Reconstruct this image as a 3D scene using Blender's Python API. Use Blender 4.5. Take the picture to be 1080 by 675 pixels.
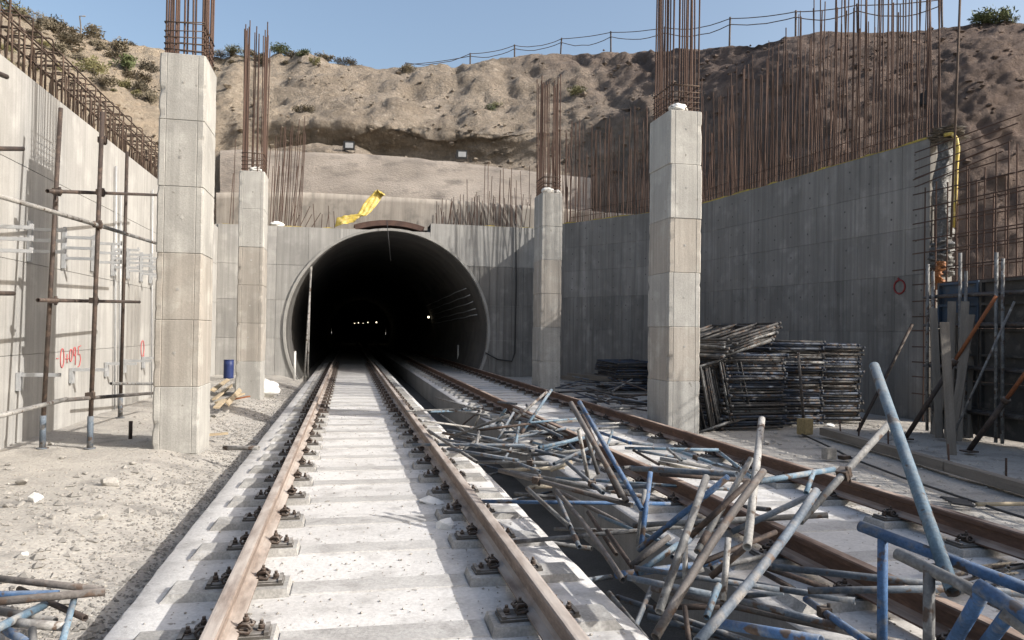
import bpy, bmesh, math, random
from mathutils import Vector, Matrix, noise
random.seed(7)
R = math.radians
scn = bpy.context.scene
for o in list(bpy.data.objects): bpy.data.objects.remove(o)
C = scn.collection

# ------------------------------------------------------------------ camera
F, YAW, PITCH, ROLL = 802.6, 0.2126, 0.0161, 0.0139        # focal length in photo pixels (1080 wide)
CAM = Vector((0, 0, 1.5))
fwd = Vector((math.sin(YAW)*math.cos(PITCH), math.cos(YAW)*math.cos(PITCH), math.sin(PITCH)))
r0 = Vector((math.cos(YAW), -math.sin(YAW), 0)); u0 = r0.cross(fwd)
rgt = math.cos(ROLL)*r0 + math.sin(ROLL)*u0
upv = -math.sin(ROLL)*r0 + math.cos(ROLL)*u0
cd = bpy.data.cameras.new('camera'); cam = bpy.data.objects.new('camera', cd); C.objects.link(cam)
cd.sensor_width = 36; cd.lens = F*36/1080; cd.clip_start = .05; cd.clip_end = 3000
M3 = Matrix((rgt, upv, -fwd)).transposed()
cam.matrix_world = Matrix.Translation(CAM) @ M3.to_4x4()
scn.camera = cam
def ray(px, py): return fwd + rgt*((px-540)/F) + upv*((337.5-py)/F)
def zc(px, py, d): return CAM + ray(px, py)*d               # point at camera depth d
def onz(px, py, z): d = ray(px, py); return CAM + d*((z-CAM.z)/d.z)
def onx(px, py, x): d = ray(px, py); return CAM + d*((x-CAM.x)/d.x)
def ony(px, py, y): d = ray(px, py); return CAM + d*((y-CAM.y)/d.y)

# ------------------------------------------------------------------ light
SUN = Vector((1.0, -.53, .68)).normalized()                  # towards the sun
SUN_EL = math.asin(SUN.z); SUN_AZ = math.atan2(SUN.x, SUN.y)
w = bpy.data.worlds.new('World'); scn.world = w; w.use_nodes = True
nt = w.node_tree; nt.nodes.clear()
sky = nt.nodes.new('ShaderNodeTexSky'); sky.sky_type = 'NISHITA'; sky.sun_disc = False
sky.sun_elevation = SUN_EL; sky.sun_rotation = SUN_AZ
sky.air_density = 1.15; sky.dust_density = 4.5; sky.ozone_density = 1.0; sky.altitude = 0
bg = nt.nodes.new('ShaderNodeBackground'); bg.inputs['Strength'].default_value = .15
wo = nt.nodes.new('ShaderNodeOutputWorld')
nt.links.new(sky.outputs[0], bg.inputs[0]); nt.links.new(bg.outputs[0], wo.inputs[0])
sl = bpy.data.lights.new('sun', 'SUN'); sl.energy = 4.2; sl.angle = R(.53); sl.color = (1, .96, .905)
so = bpy.data.objects.new('sun', sl); C.objects.link(so); so.rotation_euler = SUN.to_track_quat('Z', 'Y').to_euler()
scn.view_settings.view_transform = 'Standard'; scn.view_settings.look = 'None'
scn.view_settings.exposure = .55; scn.view_settings.gamma = 1
scn.render.resolution_x = 1024; scn.render.resolution_y = 640

# ------------------------------------------------------------------ materials
def mat(name, c1, c2, c3=None, scale=1.0, rough=.9, bump=.2, bscale=30, stretch=(1, 1, 1), rand=.0,
        fine=.12, fscale=60, streak=0, coord='world', dust=None, dustamt=.0, metal=0, spots=None, edge=(.35, .65), bdist=.01):
    m = bpy.data.materials.new(name); m.use_nodes = True
    t = m.node_tree; N = t.nodes; L = t.links; N.clear()
    out = N.new('ShaderNodeOutputMaterial'); b = N.new('ShaderNodeBsdfPrincipled'); L.new(b.outputs[0], out.inputs[0])
    b.inputs['Roughness'].default_value = rough; b.inputs['Metallic'].default_value = metal
    b.inputs['Specular IOR Level'].default_value = .3
    oi = N.new('ShaderNodeObjectInfo'); g = N.new('ShaderNodeNewGeometry'); tc = N.new('ShaderNodeTexCoord')
    if coord == 'world': vec = g.outputs['Position']
    else:
        add = N.new('ShaderNodeVectorMath'); add.operation = 'ADD'
        mu = N.new('ShaderNodeMath'); mu.operation = 'MULTIPLY'; mu.inputs[1].default_value = 57
        L.new(oi.outputs['Random'], mu.inputs[0]); L.new(tc.outputs['Object'], add.inputs[0]); L.new(mu.outputs[0], add.inputs[1])
        vec = add.outputs[0]
    mp = N.new('ShaderNodeMapping'); mp.inputs['Scale'].default_value = stretch; L.new(vec, mp.inputs[0])
    def nz(s, det=5, src=None, r=.55):
        n = N.new('ShaderNodeTexNoise'); n.inputs['Scale'].default_value = s; n.inputs['Detail'].default_value = det
        n.inputs['Roughness'].default_value = r; L.new(src or mp.outputs[0], n.inputs['Vector']); return n.outputs['Fac']
    def ramp(f, a, bb):
        q = N.new('ShaderNodeMapRange'); q.inputs[1].default_value = a; q.inputs[2].default_value = bb; L.new(f, q.inputs[0]); return q.outputs[0]
    def mix(f, a, bb, mode='MIX'):
        x = N.new('ShaderNodeMix'); x.data_type = 'RGBA'; x.blend_type = mode
        if hasattr(f, 'links'): L.new(f, x.inputs[0])
        else: x.inputs[0].default_value = f
        for i, v in ((6, a), (7, bb)):
            if hasattr(v, 'links'): L.new(v, x.inputs[i])
            else: x.inputs[i].default_value = (*v, 1)
        return x.outputs[2]
    col = mix(ramp(nz(scale), *edge), c1, c2)
    if c3: col = mix(ramp(nz(scale*2.7, 6), .52, .68), col, c3)
    if spots: col = mix(ramp(nz(spots[1], 3), spots[2], spots[2]+.05), col, spots[0])
    if streak:
        ms = N.new('ShaderNodeMapping'); ms.inputs['Scale'].default_value = (1, 1, .04); L.new(vec, ms.inputs[0])
        s = ramp(nz(5.5, 6, ms.outputs[0], .7), .38, .66)
        mm = N.new('ShaderNodeMath'); mm.operation = 'MULTIPLY'; mm.inputs[1].default_value = streak; L.new(s, mm.inputs[0])
        col = mix(mm.outputs[0], col, tuple(c*.42 for c in c1))
        ms2 = N.new('ShaderNodeMapping'); ms2.inputs['Scale'].default_value = (1, 1, .012); L.new(vec, ms2.inputs[0])
        s2 = ramp(nz(17, 3, ms2.outputs[0], .6), .5, .62); mm2 = N.new('ShaderNodeMath'); mm2.operation = 'MULTIPLY'; mm2.inputs[1].default_value = streak*.45; L.new(s2, mm2.inputs[0])
        col = mix(mm2.outputs[0], col, tuple(c*.5 for c in c1))
    ff = N.new('ShaderNodeMapRange'); ff.inputs[1].default_value = .25; ff.inputs[2].default_value = .75
    ff.inputs[3].default_value = 1-fine; ff.inputs[4].default_value = 1+fine; L.new(nz(fscale, 4), ff.inputs[0])
    if rand:
        rr = N.new('ShaderNodeMapRange'); rr.inputs[3].default_value = 1-rand; rr.inputs[4].default_value = 1+rand; L.new(oi.outputs['Random'], rr.inputs[0])
        m2 = N.new('ShaderNodeMath'); m2.operation = 'MULTIPLY'; L.new(rr.outputs[0], m2.inputs[0]); L.new(ff.outputs[0], m2.inputs[1]); fac = m2.outputs[0]
    else: fac = ff.outputs[0]
    vm = N.new('ShaderNodeVectorMath'); vm.operation = 'SCALE'; L.new(col, vm.inputs[0]); L.new(fac, vm.inputs['Scale']); col = vm.outputs[0]
    if dust:
        sx = N.new('ShaderNodeSeparateXYZ'); L.new(g.outputs['Normal'], sx.inputs[0])
        d = ramp(sx.outputs[2], .45, .95)
        dn = ramp(nz(9, 5), .3, .6)
        m3 = N.new('ShaderNodeMath'); m3.operation = 'MULTIPLY'; L.new(d, m3.inputs[0]); L.new(dn, m3.inputs[1])
        m4 = N.new('ShaderNodeMath'); m4.operation = 'MULTIPLY'; m4.inputs[1].default_value = dustamt; L.new(m3.outputs[0], m4.inputs[0])
        col = mix(m4.outputs[0], col, dust)
    L.new(col, b.inputs['Base Color'])
    if bump:
        bp = N.new('ShaderNodeBump'); bp.inputs['Strength'].default_value = bump; bp.inputs['Distance'].default_value = bdist
        L.new(nz(bscale, 7, None, .65), bp.inputs['Height']); L.new(bp.outputs[0], b.inputs['Normal'])
    return m
M = {}
M['conc_col'] = mat('concrete column', (.385,.377,.352), (.30,.293,.275), (.435,.427,.40), scale=1.1, rand=.06, streak=.42, fine=.12, bump=.4, spots=((.22,.21,.19), 9, .69))
M['conc_col2'] = mat('board-marked column concrete', (.375,.345,.305), (.305,.285,.255), (.42,.40,.36), scale=1.1, rand=.06, streak=.55, fine=.10, bump=.35)
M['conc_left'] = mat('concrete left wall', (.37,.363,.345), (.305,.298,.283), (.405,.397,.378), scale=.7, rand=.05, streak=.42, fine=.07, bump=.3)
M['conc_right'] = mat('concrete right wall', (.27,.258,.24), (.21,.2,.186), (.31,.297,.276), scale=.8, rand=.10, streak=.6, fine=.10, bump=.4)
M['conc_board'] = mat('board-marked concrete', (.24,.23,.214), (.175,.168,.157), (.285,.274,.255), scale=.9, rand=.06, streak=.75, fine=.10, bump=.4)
M['conc_portal'] = mat('concrete portal', (.35,.342,.323), (.275,.268,.254), (.40,.39,.368), scale=.8, rand=.10, streak=.50, fine=.1, bump=.4)
M['conc_ring'] = mat('concrete ring', (.33,.32,.30), (.24,.235,.22), None, scale=2, fine=.12, bump=.4)
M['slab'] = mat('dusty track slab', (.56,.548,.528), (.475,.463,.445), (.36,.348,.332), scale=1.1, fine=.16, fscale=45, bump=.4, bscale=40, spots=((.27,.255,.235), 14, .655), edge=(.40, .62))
M['sleeper'] = mat('sleeper concrete', (.34,.33,.31), (.255,.247,.232), (.41,.40,.378), scale=3, fine=.25, fscale=70, bump=.5, rand=.08)
M['sleeper_mid'] = mat('dusty sleeper middle', (.43,.42,.402), (.345,.336,.32), (.29,.28,.267), scale=2, fine=.2, fscale=60, bump=.5, rand=.06)
M['sand'] = mat('sandy ground', (.40,.378,.342), (.33,.312,.284), (.24,.228,.21), scale=.9, fine=.22, fscale=38, bump=.8, bscale=22, spots=((.28,.25,.22), 17, .67), bdist=.03)
M['trench'] = mat('shade-dark slab side', (.26,.253,.24), (.20,.195,.185), None, scale=1.5, streak=.4, fine=.12, bump=.4)  # slab sides: trench shade put into a darker concrete colour
M['trench_floor_shade'] = mat('shade-dark trench floor', (.10,.093,.083), (.07,.065,.058), None, scale=3, fine=.3, bump=.8)  # trench floor coloured darker to deepen the shade down there
M['gravel'] = mat('grey gravel', (.36,.335,.295), (.25,.235,.21), (.45,.425,.385), scale=9, coord='world', fine=.2, bump=.4)
M['rock'] = mat('stone', (.35,.333,.305), (.25,.238,.218), None, scale=5, coord='obj', rand=.2, fine=.2, bump=.6)
M['white_rock'] = mat('white plaster', (.75,.74,.71), (.66,.65,.62), None, scale=5, coord='obj', fine=.1, bump=.4)
M['rail'] = mat('rusty rail', (.105,.062,.045), (.075,.046,.035), (.14,.083,.058), scale=6, stretch=(1,.25,1), fine=.25, fscale=80, rough=.8, bump=.3, dust=(.42,.33,.27), dustamt=.85)
M['rail_dusty'] = mat('dusty rail', (.20,.158,.132), (.145,.112,.094), (.27,.215,.182), scale=6, stretch=(1,.25,1), fine=.25, fscale=80, rough=.85, bump=.3, dust=(.43,.385,.345), dustamt=.9)
M['iron'] = mat('dark iron', (.045,.036,.030), (.075,.052,.04), None, scale=30, coord='obj', fine=.3, rough=.75, bump=.4, dust=(.27,.235,.205), dustamt=.8)
M['plate'] = mat('dark base plate', (.10,.092,.083), (.07,.064,.058), None, scale=30, coord='obj', fine=.3, rough=.85, bump=.4, dust=(.34,.32,.295), dustamt=.85)
M['rebar'] = mat('rusty rebar', (.085,.052,.040), (.06,.039,.031), (.115,.067,.049), scale=4, fine=.2, bump=0, rand=.25, coord='obj', rough=.85)
M['rebar_dark'] = mat('brown rebar', (.085,.06,.045), (.06,.043,.034), (.11,.075,.055), scale=4, fine=.2, bump=0, rand=.25, coord='obj', rough=.85)
PIPE = dict(scale=4, coord='obj', fine=.30, fscale=70, rough=.65, bump=.4, bscale=45, rand=.2, spots=((.085,.06,.046), 11, .585), edge=(.42, .58))
M['p_grey'] = mat('galvanised pipe', (.155,.157,.155), (.095,.094,.093), (.25,.247,.238), **PIPE, dust=(.32,.31,.29), dustamt=.4)
M['p_white'] = mat('pale worn pipe', (.34,.33,.31), (.23,.225,.215), (.17,.16,.15), **PIPE)
M['p_brown'] = mat('rust-brown pipe', (.10,.091,.086), (.068,.061,.057), (.165,.152,.142), **PIPE, dust=(.28,.25,.225), dustamt=.4)
M['p_cream'] = mat('cement-splashed pipe', (.36,.32,.25), (.25,.22,.17), (.27,.215,.16), **PIPE)
M['p_blue'] = mat('blue painted pipe', (.055,.12,.245), (.042,.088,.175), (.17,.175,.175), **PIPE, dust=(.28,.30,.32), dustamt=.4)
M['p_lblue'] = mat('faded light blue pipe', (.13,.20,.26), (.09,.145,.20), (.23,.23,.22), **PIPE, dust=(.36,.37,.36), dustamt=.4)
M['p_dblue'] = mat('grey-blue dirty pipe', (.095,.12,.15), (.068,.084,.105), (.18,.17,.16), **PIPE, dust=(.34,.34,.335), dustamt=.5)
M['p_dark'] = mat('dark brown scaffold tube', (.060,.045,.038), (.040,.031,.027), (.09,.066,.053), **PIPE)
M['steel_d'] = mat('dark stacked steel', (.058,.056,.055), (.042,.041,.042), (.09,.083,.077), **PIPE)
M['steel_b'] = mat('dark blue stacked steel', (.048,.062,.09), (.04,.048,.066), (.08,.078,.076), **PIPE)
M['bracket'] = mat('galvanised bracket', (.42,.43,.44), (.34,.35,.36), None, scale=8, coord='obj', fine=.1, rough=.5, bump=.1, metal=.3)
M['yellow'] = mat('yellow plastic sheet', (.52,.39,.07), (.36,.275,.07), (.50,.42,.22), scale=6, coord='obj', fine=.08, rough=.5, bump=.3, bscale=18)
M['tape'] = mat('yellow edge strip', (.50,.38,.06), (.30,.24,.07), (.22,.18,.10), scale=4, fine=.2, rough=.7, bump=.3)
M['orange'] = mat('orange plastic', (.30,.11,.03), (.20,.08,.03), None, scale=8, fine=.2, rough=.6, bump=.3)
M['foil'] = mat('grey plastic wrap', (.14,.14,.137), (.07,.07,.069), (.24,.24,.235), scale=9, coord='world', fine=.15, rough=.4, bump=.9, bscale=9, bdist=.05)
M['cloth'] = mat('white sacking', (.74,.73,.70), (.62,.61,.58), None, scale=6, coord='obj', fine=.08, bump=.4)
M['wood'] = mat('weathered timber', (.20,.178,.152), (.145,.128,.108), None, scale=3, stretch=(6,6,.6), coord='obj', rand=.15, fine=.2, bump=.4)
M['newwood'] = mat('pale timber', (.40,.33,.225), (.31,.25,.17), None, scale=4, coord='obj', rand=.15, fine=.15, bump=.3)
M['form'] = mat('steel formwork panel', (.065,.062,.058), (.045,.043,.041), (.10,.094,.086), scale=2.5, fine=.2, rough=.7, bump=.3, rand=.2)
M['form_blue'] = mat('blue formwork panel', (.055,.085,.13), (.045,.065,.10), (.085,.085,.085), scale=2.5, fine=.2, rough=.7, bump=.3)
M['blackplastic'] = mat('black plastic', (.02,.02,.021), (.03,.03,.031), None, scale=6, coord='obj', fine=.1, rough=.5, bump=.1)
M['barrel'] = mat('blue barrel plastic', (.02,.035,.12), (.018,.03,.10), None, scale=5, coord='obj', fine=.1, rough=.5, bump=.1)
M['glass'] = mat('floodlight lens', (.34,.35,.36), (.28,.29,.30), None, scale=5, coord='obj', fine=.05, rough=.25, bump=0)
M['red'] = mat('red spray paint', (.50,.11,.11), (.42,.10,.10), None, scale=9, fine=.1, rough=.7, bump=0)
M['red_dull'] = mat('dull red spray paint', (.22,.035,.035), (.17,.03,.03), None, scale=9, fine=.1, rough=.7, bump=0)
M['tunnel'] = mat('dark tunnel lining', (.12,.115,.108), (.085,.082,.078), None, scale=1, fine=.12, bump=.3)  # plain dark grey, for the lining and the wall tie holes
M['shot'] = mat('sprayed concrete', (.33,.29,.25), (.24,.21,.18), (.19,.167,.145), scale=.42, stretch=(1,1,2.6), fine=.12, fscale=25, bump=.8, bscale=9, bdist=.05)
M['parapet'] = mat('parapet concrete', (.43,.385,.33), (.35,.315,.272), (.28,.255,.222), scale=.9, streak=.45, fine=.1, bump=.4)
M['timber_arch'] = mat('rusty arch formwork', (.10,.06,.048), (.07,.045,.038), None, scale=5, fine=.2, bump=.4)
def hill_mat():
    m = bpy.data.materials.new('hillside earth'); m.use_nodes = True
    t = m.node_tree; N = t.nodes; L = t.links; b = N['Principled BSDF']; b.inputs['Roughness'].default_value = 1
    b.inputs['Specular IOR Level'].default_value = .1
    g = N.new('ShaderNodeNewGeometry'); sx = N.new('ShaderNodeSeparateXYZ'); L.new(g.outputs['Position'], sx.inputs[0])
    def nz(s, det=7, r=.6, sc=(1,1,1)):
        mp = N.new('ShaderNodeMapping'); mp.inputs['Scale'].default_value = sc; L.new(g.outputs['Position'], mp.inputs[0])
        n = N.new('ShaderNodeTexNoise'); n.inputs['Scale'].default_value = s; n.inputs['Detail'].default_value = det; n.inputs['Roughness'].default_value = r
        L.new(mp.outputs[0], n.inputs['Vector']); return n.outputs['Fac']
    def ramp(f, a, bb):
        q = N.new('ShaderNodeMapRange'); q.interpolation_type = 'SMOOTHSTEP'; q.inputs[1].default_value = a; q.inputs[2].default_value = bb; L.new(f, q.inputs[0]); return q.outputs[0]
    def mix(f, a, bb):
        x = N.new('ShaderNodeMix'); x.data_type = 'RGBA'; L.new(f, x.inputs[0])
        for i, v in ((6, a), (7, bb)):
            if hasattr(v, 'links'): L.new(v, x.inputs[i])
            else: x.inputs[i].default_value = (*v, 1)
        return x.outputs[2]
    def add(a, b2, k):
        x = N.new('ShaderNodeMath'); x.operation = 'MULTIPLY_ADD'; L.new(b2, x.inputs[0]); x.inputs[1].default_value = k; L.new(a, x.inputs[2]); return x.outputs[0]
    sand = mix(ramp(nz(.35), .35, .65), (.37,.307,.235), (.32,.273,.216))
    sand = mix(ramp(nz(1.6), .5, .7), sand, (.41,.35,.272))
    grey = mix(ramp(nz(.6), .35, .65), (.325,.277,.225), (.235,.198,.158))
    grey = mix(ramp(nz(3.2, 6), .53, .7), grey, (.385,.335,.277))
    red = mix(ramp(nz(.5, 6, .6, (1,1,2)), .35, .65), (.185,.143,.122), (.135,.105,.09))
    red = mix(ramp(nz(2.4, 6), .55, .7), red, (.23,.182,.155))
    x1 = add(sx.outputs[0], nz(.25), 6)       # soil changes from sandy (left) to grey then red-brown clay (right)
    col = mix(ramp(x1, -6, 3), sand, grey)
    col = mix(ramp(x1, 8.5, 18.5), col, red)
    fine = N.new('ShaderNodeMapRange'); fine.inputs[1].default_value = .3; fine.inputs[2].default_value = .7; fine.inputs[3].default_value = .78; fine.inputs[4].default_value = 1.2
    L.new(nz(7, 8, .7), fine.inputs[0])
    vm = N.new('ShaderNodeVectorMath'); vm.operation = 'SCALE'; L.new(col, vm.inputs[0]); L.new(fine.outputs[0], vm.inputs['Scale'])
    L.new(vm.outputs[0], b.inputs['Base Color'])
    bp = N.new('ShaderNodeBump'); bp.inputs['Strength'].default_value = 1.0; bp.inputs['Distance'].default_value = .28
    L.new(nz(5.5, 12, .76), bp.inputs['Height']); L.new(bp.outputs[0], b.inputs['Normal'])
    return m
M['hill'] = hill_mat()
def leaf_mat(name, a, b_):
    m = mat(name, a, b_, None, scale=3, coord='world', fine=.3, fscale=12, bump=0, rand=.18)
    return m
M['leaf1'] = leaf_mat('grey-brown scrub', (.15,.128,.092), (.10,.088,.062))
M['leaf2'] = leaf_mat('olive scrub', (.20,.185,.09), (.14,.135,.068))
M['leaf3'] = leaf_mat('green scrub', (.12,.14,.065), (.085,.105,.05))
def lamp_mat():
    m = bpy.data.materials.new('lit tunnel lamp'); m.use_nodes = True; b = m.node_tree.nodes['Principled BSDF']
    b.inputs['Emission Color'].default_value = (1, .86, .6, 1); b.inputs['Emission Strength'].default_value = 4; return m
M['lamp'] = lamp_mat()

# ------------------------------------------------------------------ mesh helpers
class MB:
    def __init__(s): s.v = []; s.f = []; s.sm = []
    def face(s, pts, sm=False):
        i = len(s.v); s.v += [tuple(p) for p in pts]; s.f.append(tuple(range(i, i+len(pts)))); s.sm.append(sm)
    def box(s, x0, x1, y0, y1, z0, z1, mtx=None, ch=0):
        P = [Vector((x, y, z)) for z in (z0, z1) for y in (y0, y1) for x in (x0, x1)]
        if mtx: P = [mtx @ p for p in P]
        i = len(s.v); s.v += [tuple(p) for p in P]
        for f in ((0,2,3,1), (4,5,7,6), (0,1,5,4), (2,6,7,3), (0,4,6,2), (1,3,7,5)): s.f.append(tuple(i+k for k in f)); s.sm.append(False)
    def tube(s, pts, r, n=8, cap=True, r2=None):
        pts = [Vector(p) for p in pts]; rings = []
        prev = None
        for k, p in enumerate(pts):
            d = (pts[min(k+1, len(pts)-1)] - pts[max(k-1, 0)]).normalized()
            if prev is None:
                a = d.orthogonal().normalized()
            else:
                a = (prev - d*prev.dot(d)).normalized()
            prev = a; b = d.cross(a); rr = r if r2 is None else r + (r2-r)*k/(len(pts)-1)
            i = len(s.v); rings.append(i)
            s.v += [tuple(p + (a*math.cos(t) + b*math.sin(t))*rr) for t in [2*math.pi*q/n for q in range(n)]]
        for k in range(len(rings)-1):
            for q in range(n):
                s.f.append((rings[k]+q, rings[k]+(q+1) % n, rings[k+1]+(q+1) % n, rings[k+1]+q)); s.sm.append(True)
        if cap:
            s.f.append(tuple(rings[0]+q for q in range(n))[::-1]); s.f.append(tuple(rings[-1]+q for q in range(n))); s.sm += [False, False]
    def prism(s, poly, axis_pts, sm=False):      # poly: list of offsets (Vector), extruded from a to b
        a, b = Vector(axis_pts[0]), Vector(axis_pts[1]); n = len(poly); i = len(s.v)
        s.v += [tuple(a+Vector(p)) for p in poly] + [tuple(b+Vector(p)) for p in poly]
        for q in range(n): s.f.append((i+q, i+(q+1) % n, i+n+(q+1) % n, i+n+q)); s.sm.append(sm)
        s.f.append(tuple(i+q for q in range(n))[::-1]); s.f.append(tuple(i+n+q for q in range(n))); s.sm += [False, False]
    def mesh(s, name, m):
        me = bpy.data.meshes.new(name); me.from_pydata(s.v, [], s.f); me.validate(); me.update()
        bm = bmesh.new(); bm.from_mesh(me); bmesh.ops.recalc_face_normals(bm, faces=bm.faces); bm.to_mesh(me); bm.free()
        if len(me.polygons) == len(s.sm): me.polygons.foreach_set('use_smooth', s.sm)
        me.materials.append(M[m] if isinstance(m, str) else m); return me
    def build(s, name, m, parent=None): return link(name, s.mesh(name, m), parent)
def link(name, data, parent=None, loc=None, rot=None, scale=None):
    o = bpy.data.objects.new(name, data); C.objects.link(o)
    if parent: o.parent = parent
    if loc is not None: o.location = loc
    if rot is not None: o.rotation_euler = rot
    if scale is not None: o.scale = scale
    return o
def tag(o, label, cat, group=None):
    o['label'] = label; o['category'] = cat
    if group: o['group'] = group
    return o
def struct(o): o['kind'] = 'structure'; return o
def stuff(o): o['kind'] = 'stuff'; return o
def empty(name, loc, label, cat, group=None):
    o = link(name, None, None, loc); o.empty_display_size = .2; return tag(o, label, cat, group)
def fbm(p, o=4): return noise.fractal(p, .9, 2.1, o)
def orient(p0, p1):
    d = Vector(p1)-Vector(p0); return d.to_track_quat('Z', 'Y').to_matrix().to_4x4(), d.length

# ------------------------------------------------------------------ ground, trench, slabs
ZS = .014                                            # slab surface
XL, XR1, XL2, XR2 = -1.12, 1.47, 2.28, 4.92         # slab edges
def gz(x, y):
    if x < XL+.02:
        t = min(1, max(0, (-1.14-x)/1.05)); base = -.235 + .235*t
        if x < -3: base -= .0
        return base + .018*fbm(Vector((x*.9, y*.9, 3.1)), 4) + .012*fbm(Vector((x*5, y*5, 1.7)), 2)
    if x > XR2-.03: return -.03 + .02*fbm(Vector((x*1.1, y*1.1, 9.1)), 4)
    return -.5
def lines(segs):
    out = []
    for a, b, st in segs:
        n = max(1, round((b-a)/st)); out += [a+(b-a)*i/n for i in range(n)]
    return out + [segs[-1][1]]
gx = lines([(-400,-60,60), (-60,-8,8), (-8,-4.3,.6), (-4.3,-1.10,.085), (-1.10,-1.09,.01), (-1.09,4.90,2), (4.90,4.91,.01), (4.91,11.5,.16), (11.5,60,8), (60,400,60)])
gy = lines([(-300,-40,40), (-40,0,5), (0,2,.4), (2,14,.1), (14,27,.2), (27,100,10), (100,600,80)])
mb = MB()
mb.v = [(x, y, gz(x, y)) for y in gy for x in gx]; nx = len(gx)
for j in range(len(gy)-1):
    for i in range(nx-1): mb.f.append((j*nx+i, j*nx+i+1, (j+1)*nx+i+1, (j+1)*nx+i)); mb.sm.append(True)
ground = struct(mb.build('ground', 'sand')); ground.data.materials.append(M['trench_floor_shade'])
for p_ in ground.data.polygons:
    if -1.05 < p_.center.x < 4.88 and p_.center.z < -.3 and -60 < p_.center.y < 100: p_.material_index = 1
def slab(name, x0, x1):
    mb = MB(); ys = lines([(-6, 1, 1), (1, 16, .14), (16, 30, .4), (30, 96, 6)])
    rows = []
    for y in ys:
        e0 = .006*fbm(Vector((y*.8, x0, 0)), 2)+.009*fbm(Vector((y*5, x0, 0)), 4); e1 = .006*fbm(Vector((y*.8, x1, 7)), 2)+.009*fbm(Vector((y*5, x1, 7)), 4)
        n = 14; row = [(x0+e0+.004, y, -.6), (x0+e0, y, ZS-.014)]
        for k in range(n+1):
            x = x0+e0+.014 + (x1+e1-x0-e0-.028)*k/n
            row.append((x, y, ZS+.004*fbm(Vector((x*3, y*3, 5)), 3)))
        row += [(x1+e1, y, ZS-.014), (x1+e1-.004, y, -.6)]
        rows.append(row)
    n = len(rows[0]); mb.v = [p for r_ in rows for p in r_]
    for j in range(len(rows)-1):
        for i in range(n-1): mb.f.append((j*n+i, j*n+i+1, (j+1)*n+i+1, (j+1)*n+i)); mb.sm.append(True)
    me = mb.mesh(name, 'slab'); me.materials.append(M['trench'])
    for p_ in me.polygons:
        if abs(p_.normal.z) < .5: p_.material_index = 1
    return struct(link(name, me))
slab1 = slab('track_slab', XL, XR1); slab2 = slab('track_slab', XL2, XR2)
# sleepers cast into the slabs, each a piece of the slab it lies in
XC1, XC2 = .2171, 3.5833
SP = .76; Y0 = 3.78-2*SP
def sleeper_mesh():
    mb = MB(); hw = .135
    def blk(x0, x1, z, t0, t1, hw):
        b = [(x0, -hw, -.02), (x1, -hw, -.02), (x1, hw, -.02), (x0, hw, -.02)]
        tp = [(x0+t0, -hw+.02, z), (x1-t1, -hw+.02, z), (x1-t1, hw-.02, z), (x0+t0, hw-.02, z)]
        i = len(mb.v); mb.v += b+tp
        for f in ((4,5,6,7), (0,1,5,4), (1,2,6,5), (2,3,7,6), (3,0,4,7)): mb.f.append(tuple(i+k for k in f)); mb.sm.append(False)
    blk(-.50, .50, .009, .0, .0, .125)
    for s in (-1, 1):
        a, b = sorted((s*.50, s*1.20)); blk(a, b, .046, .06 if s < 0 else .02, .06 if s > 0 else .02, hw)
    me = mb.mesh('sleeper', 'sleeper'); me.materials.append(M['sleeper_mid'])
    for p_ in me.polygons:
        if abs(p_.center.x) < .51 and all(abs(me.vertices[v].co.x) < .505 for v in p_.vertices): p_.material_index = 1
    return me
sm_ = sleeper_mesh()
NSL = 42
for sl_, xc in ((slab1, XC1), (slab2, XC2)):
    for k in range(NSL):
        link('sleeper', sm_, sl_, (xc+random.uniform(-.012, .012), Y0+SP*k+random.uniform(-.015, .015), ZS), (0, 0, random.uniform(-.012, .012)))

# ------------------------------------------------------------------ rails with their fastenings
ZH = .24
prof = [(-.07,0), (.07,0), (.07,.011), (.028,.026), (.009,.042), (.008,.112), (.034,.122), (.036,.148), (.030,.157), (.018,.159), (-.018,.159), (-.030,.157), (-.036,.148), (-.034,.122), (-.008,.112), (-.009,.042), (-.028,.026), (-.07,.011)]
def rail_obj(x, label):
    mb = MB(); n = len(prof); ys = [-5, 3, 10, 20, 30, 50, 96]
    mb.v = [(x+px, y, ZH-.159+pz) for y in ys for px, pz in prof]
    for j in range(len(ys)-1):
        for i in range(n): mb.f.append((j*n+i, j*n+(i+1) % n, (j+1)*n+(i+1) % n, (j+1)*n+i)); mb.sm.append(False)
    return tag(mb.build('rail', 'rail_dusty' if x < 1.2 else 'rail'), label, 'rail', 'track rails')
def plate_mesh():
    mb = MB(); mb.box(-.235, .235, -.085, .085, 0, .014); mb.box(-.20, .20, -.07, .07, .014, .021)
    for s in (-1, 1): mb.box(s*.215-.012, s*.215+.012, -.08, .08, .013, .03)
    return mb.mesh('base_plate', 'plate')
def clip_mesh():       # on the +x side of the rail foot
    mb = MB()
    mb.box(.078, .125, -.05, .05, .018, .052)
    for s in (-1, 1):
        mb.tube([(.06, s*.022, .055), (.085, s*.028, .074), (.125, s*.05, .078), (.150, s*.070, .056), (.135, s*.082, .038), (.09, s*.078, .042), (.062, s*.062, .04)], .010, 7)
    mb.tube([(.125, -.05, .078), (.150, -.02, .068), (.150, .02, .068), (.125, .05, .078)], .010, 7)
    return mb.mesh('spring_clip', 'iron')
def bolt_mesh():
    mb = MB(); mb.tube([(0,0,0), (0,0,.015)], .028, 12); mb.tube([(0,0,.015), (0,0,.042)], .021, 6); mb.tube([(0,0,.042), (0,0,.062)], .012, 8)
    return mb.mesh('bolt', 'iron')
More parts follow.
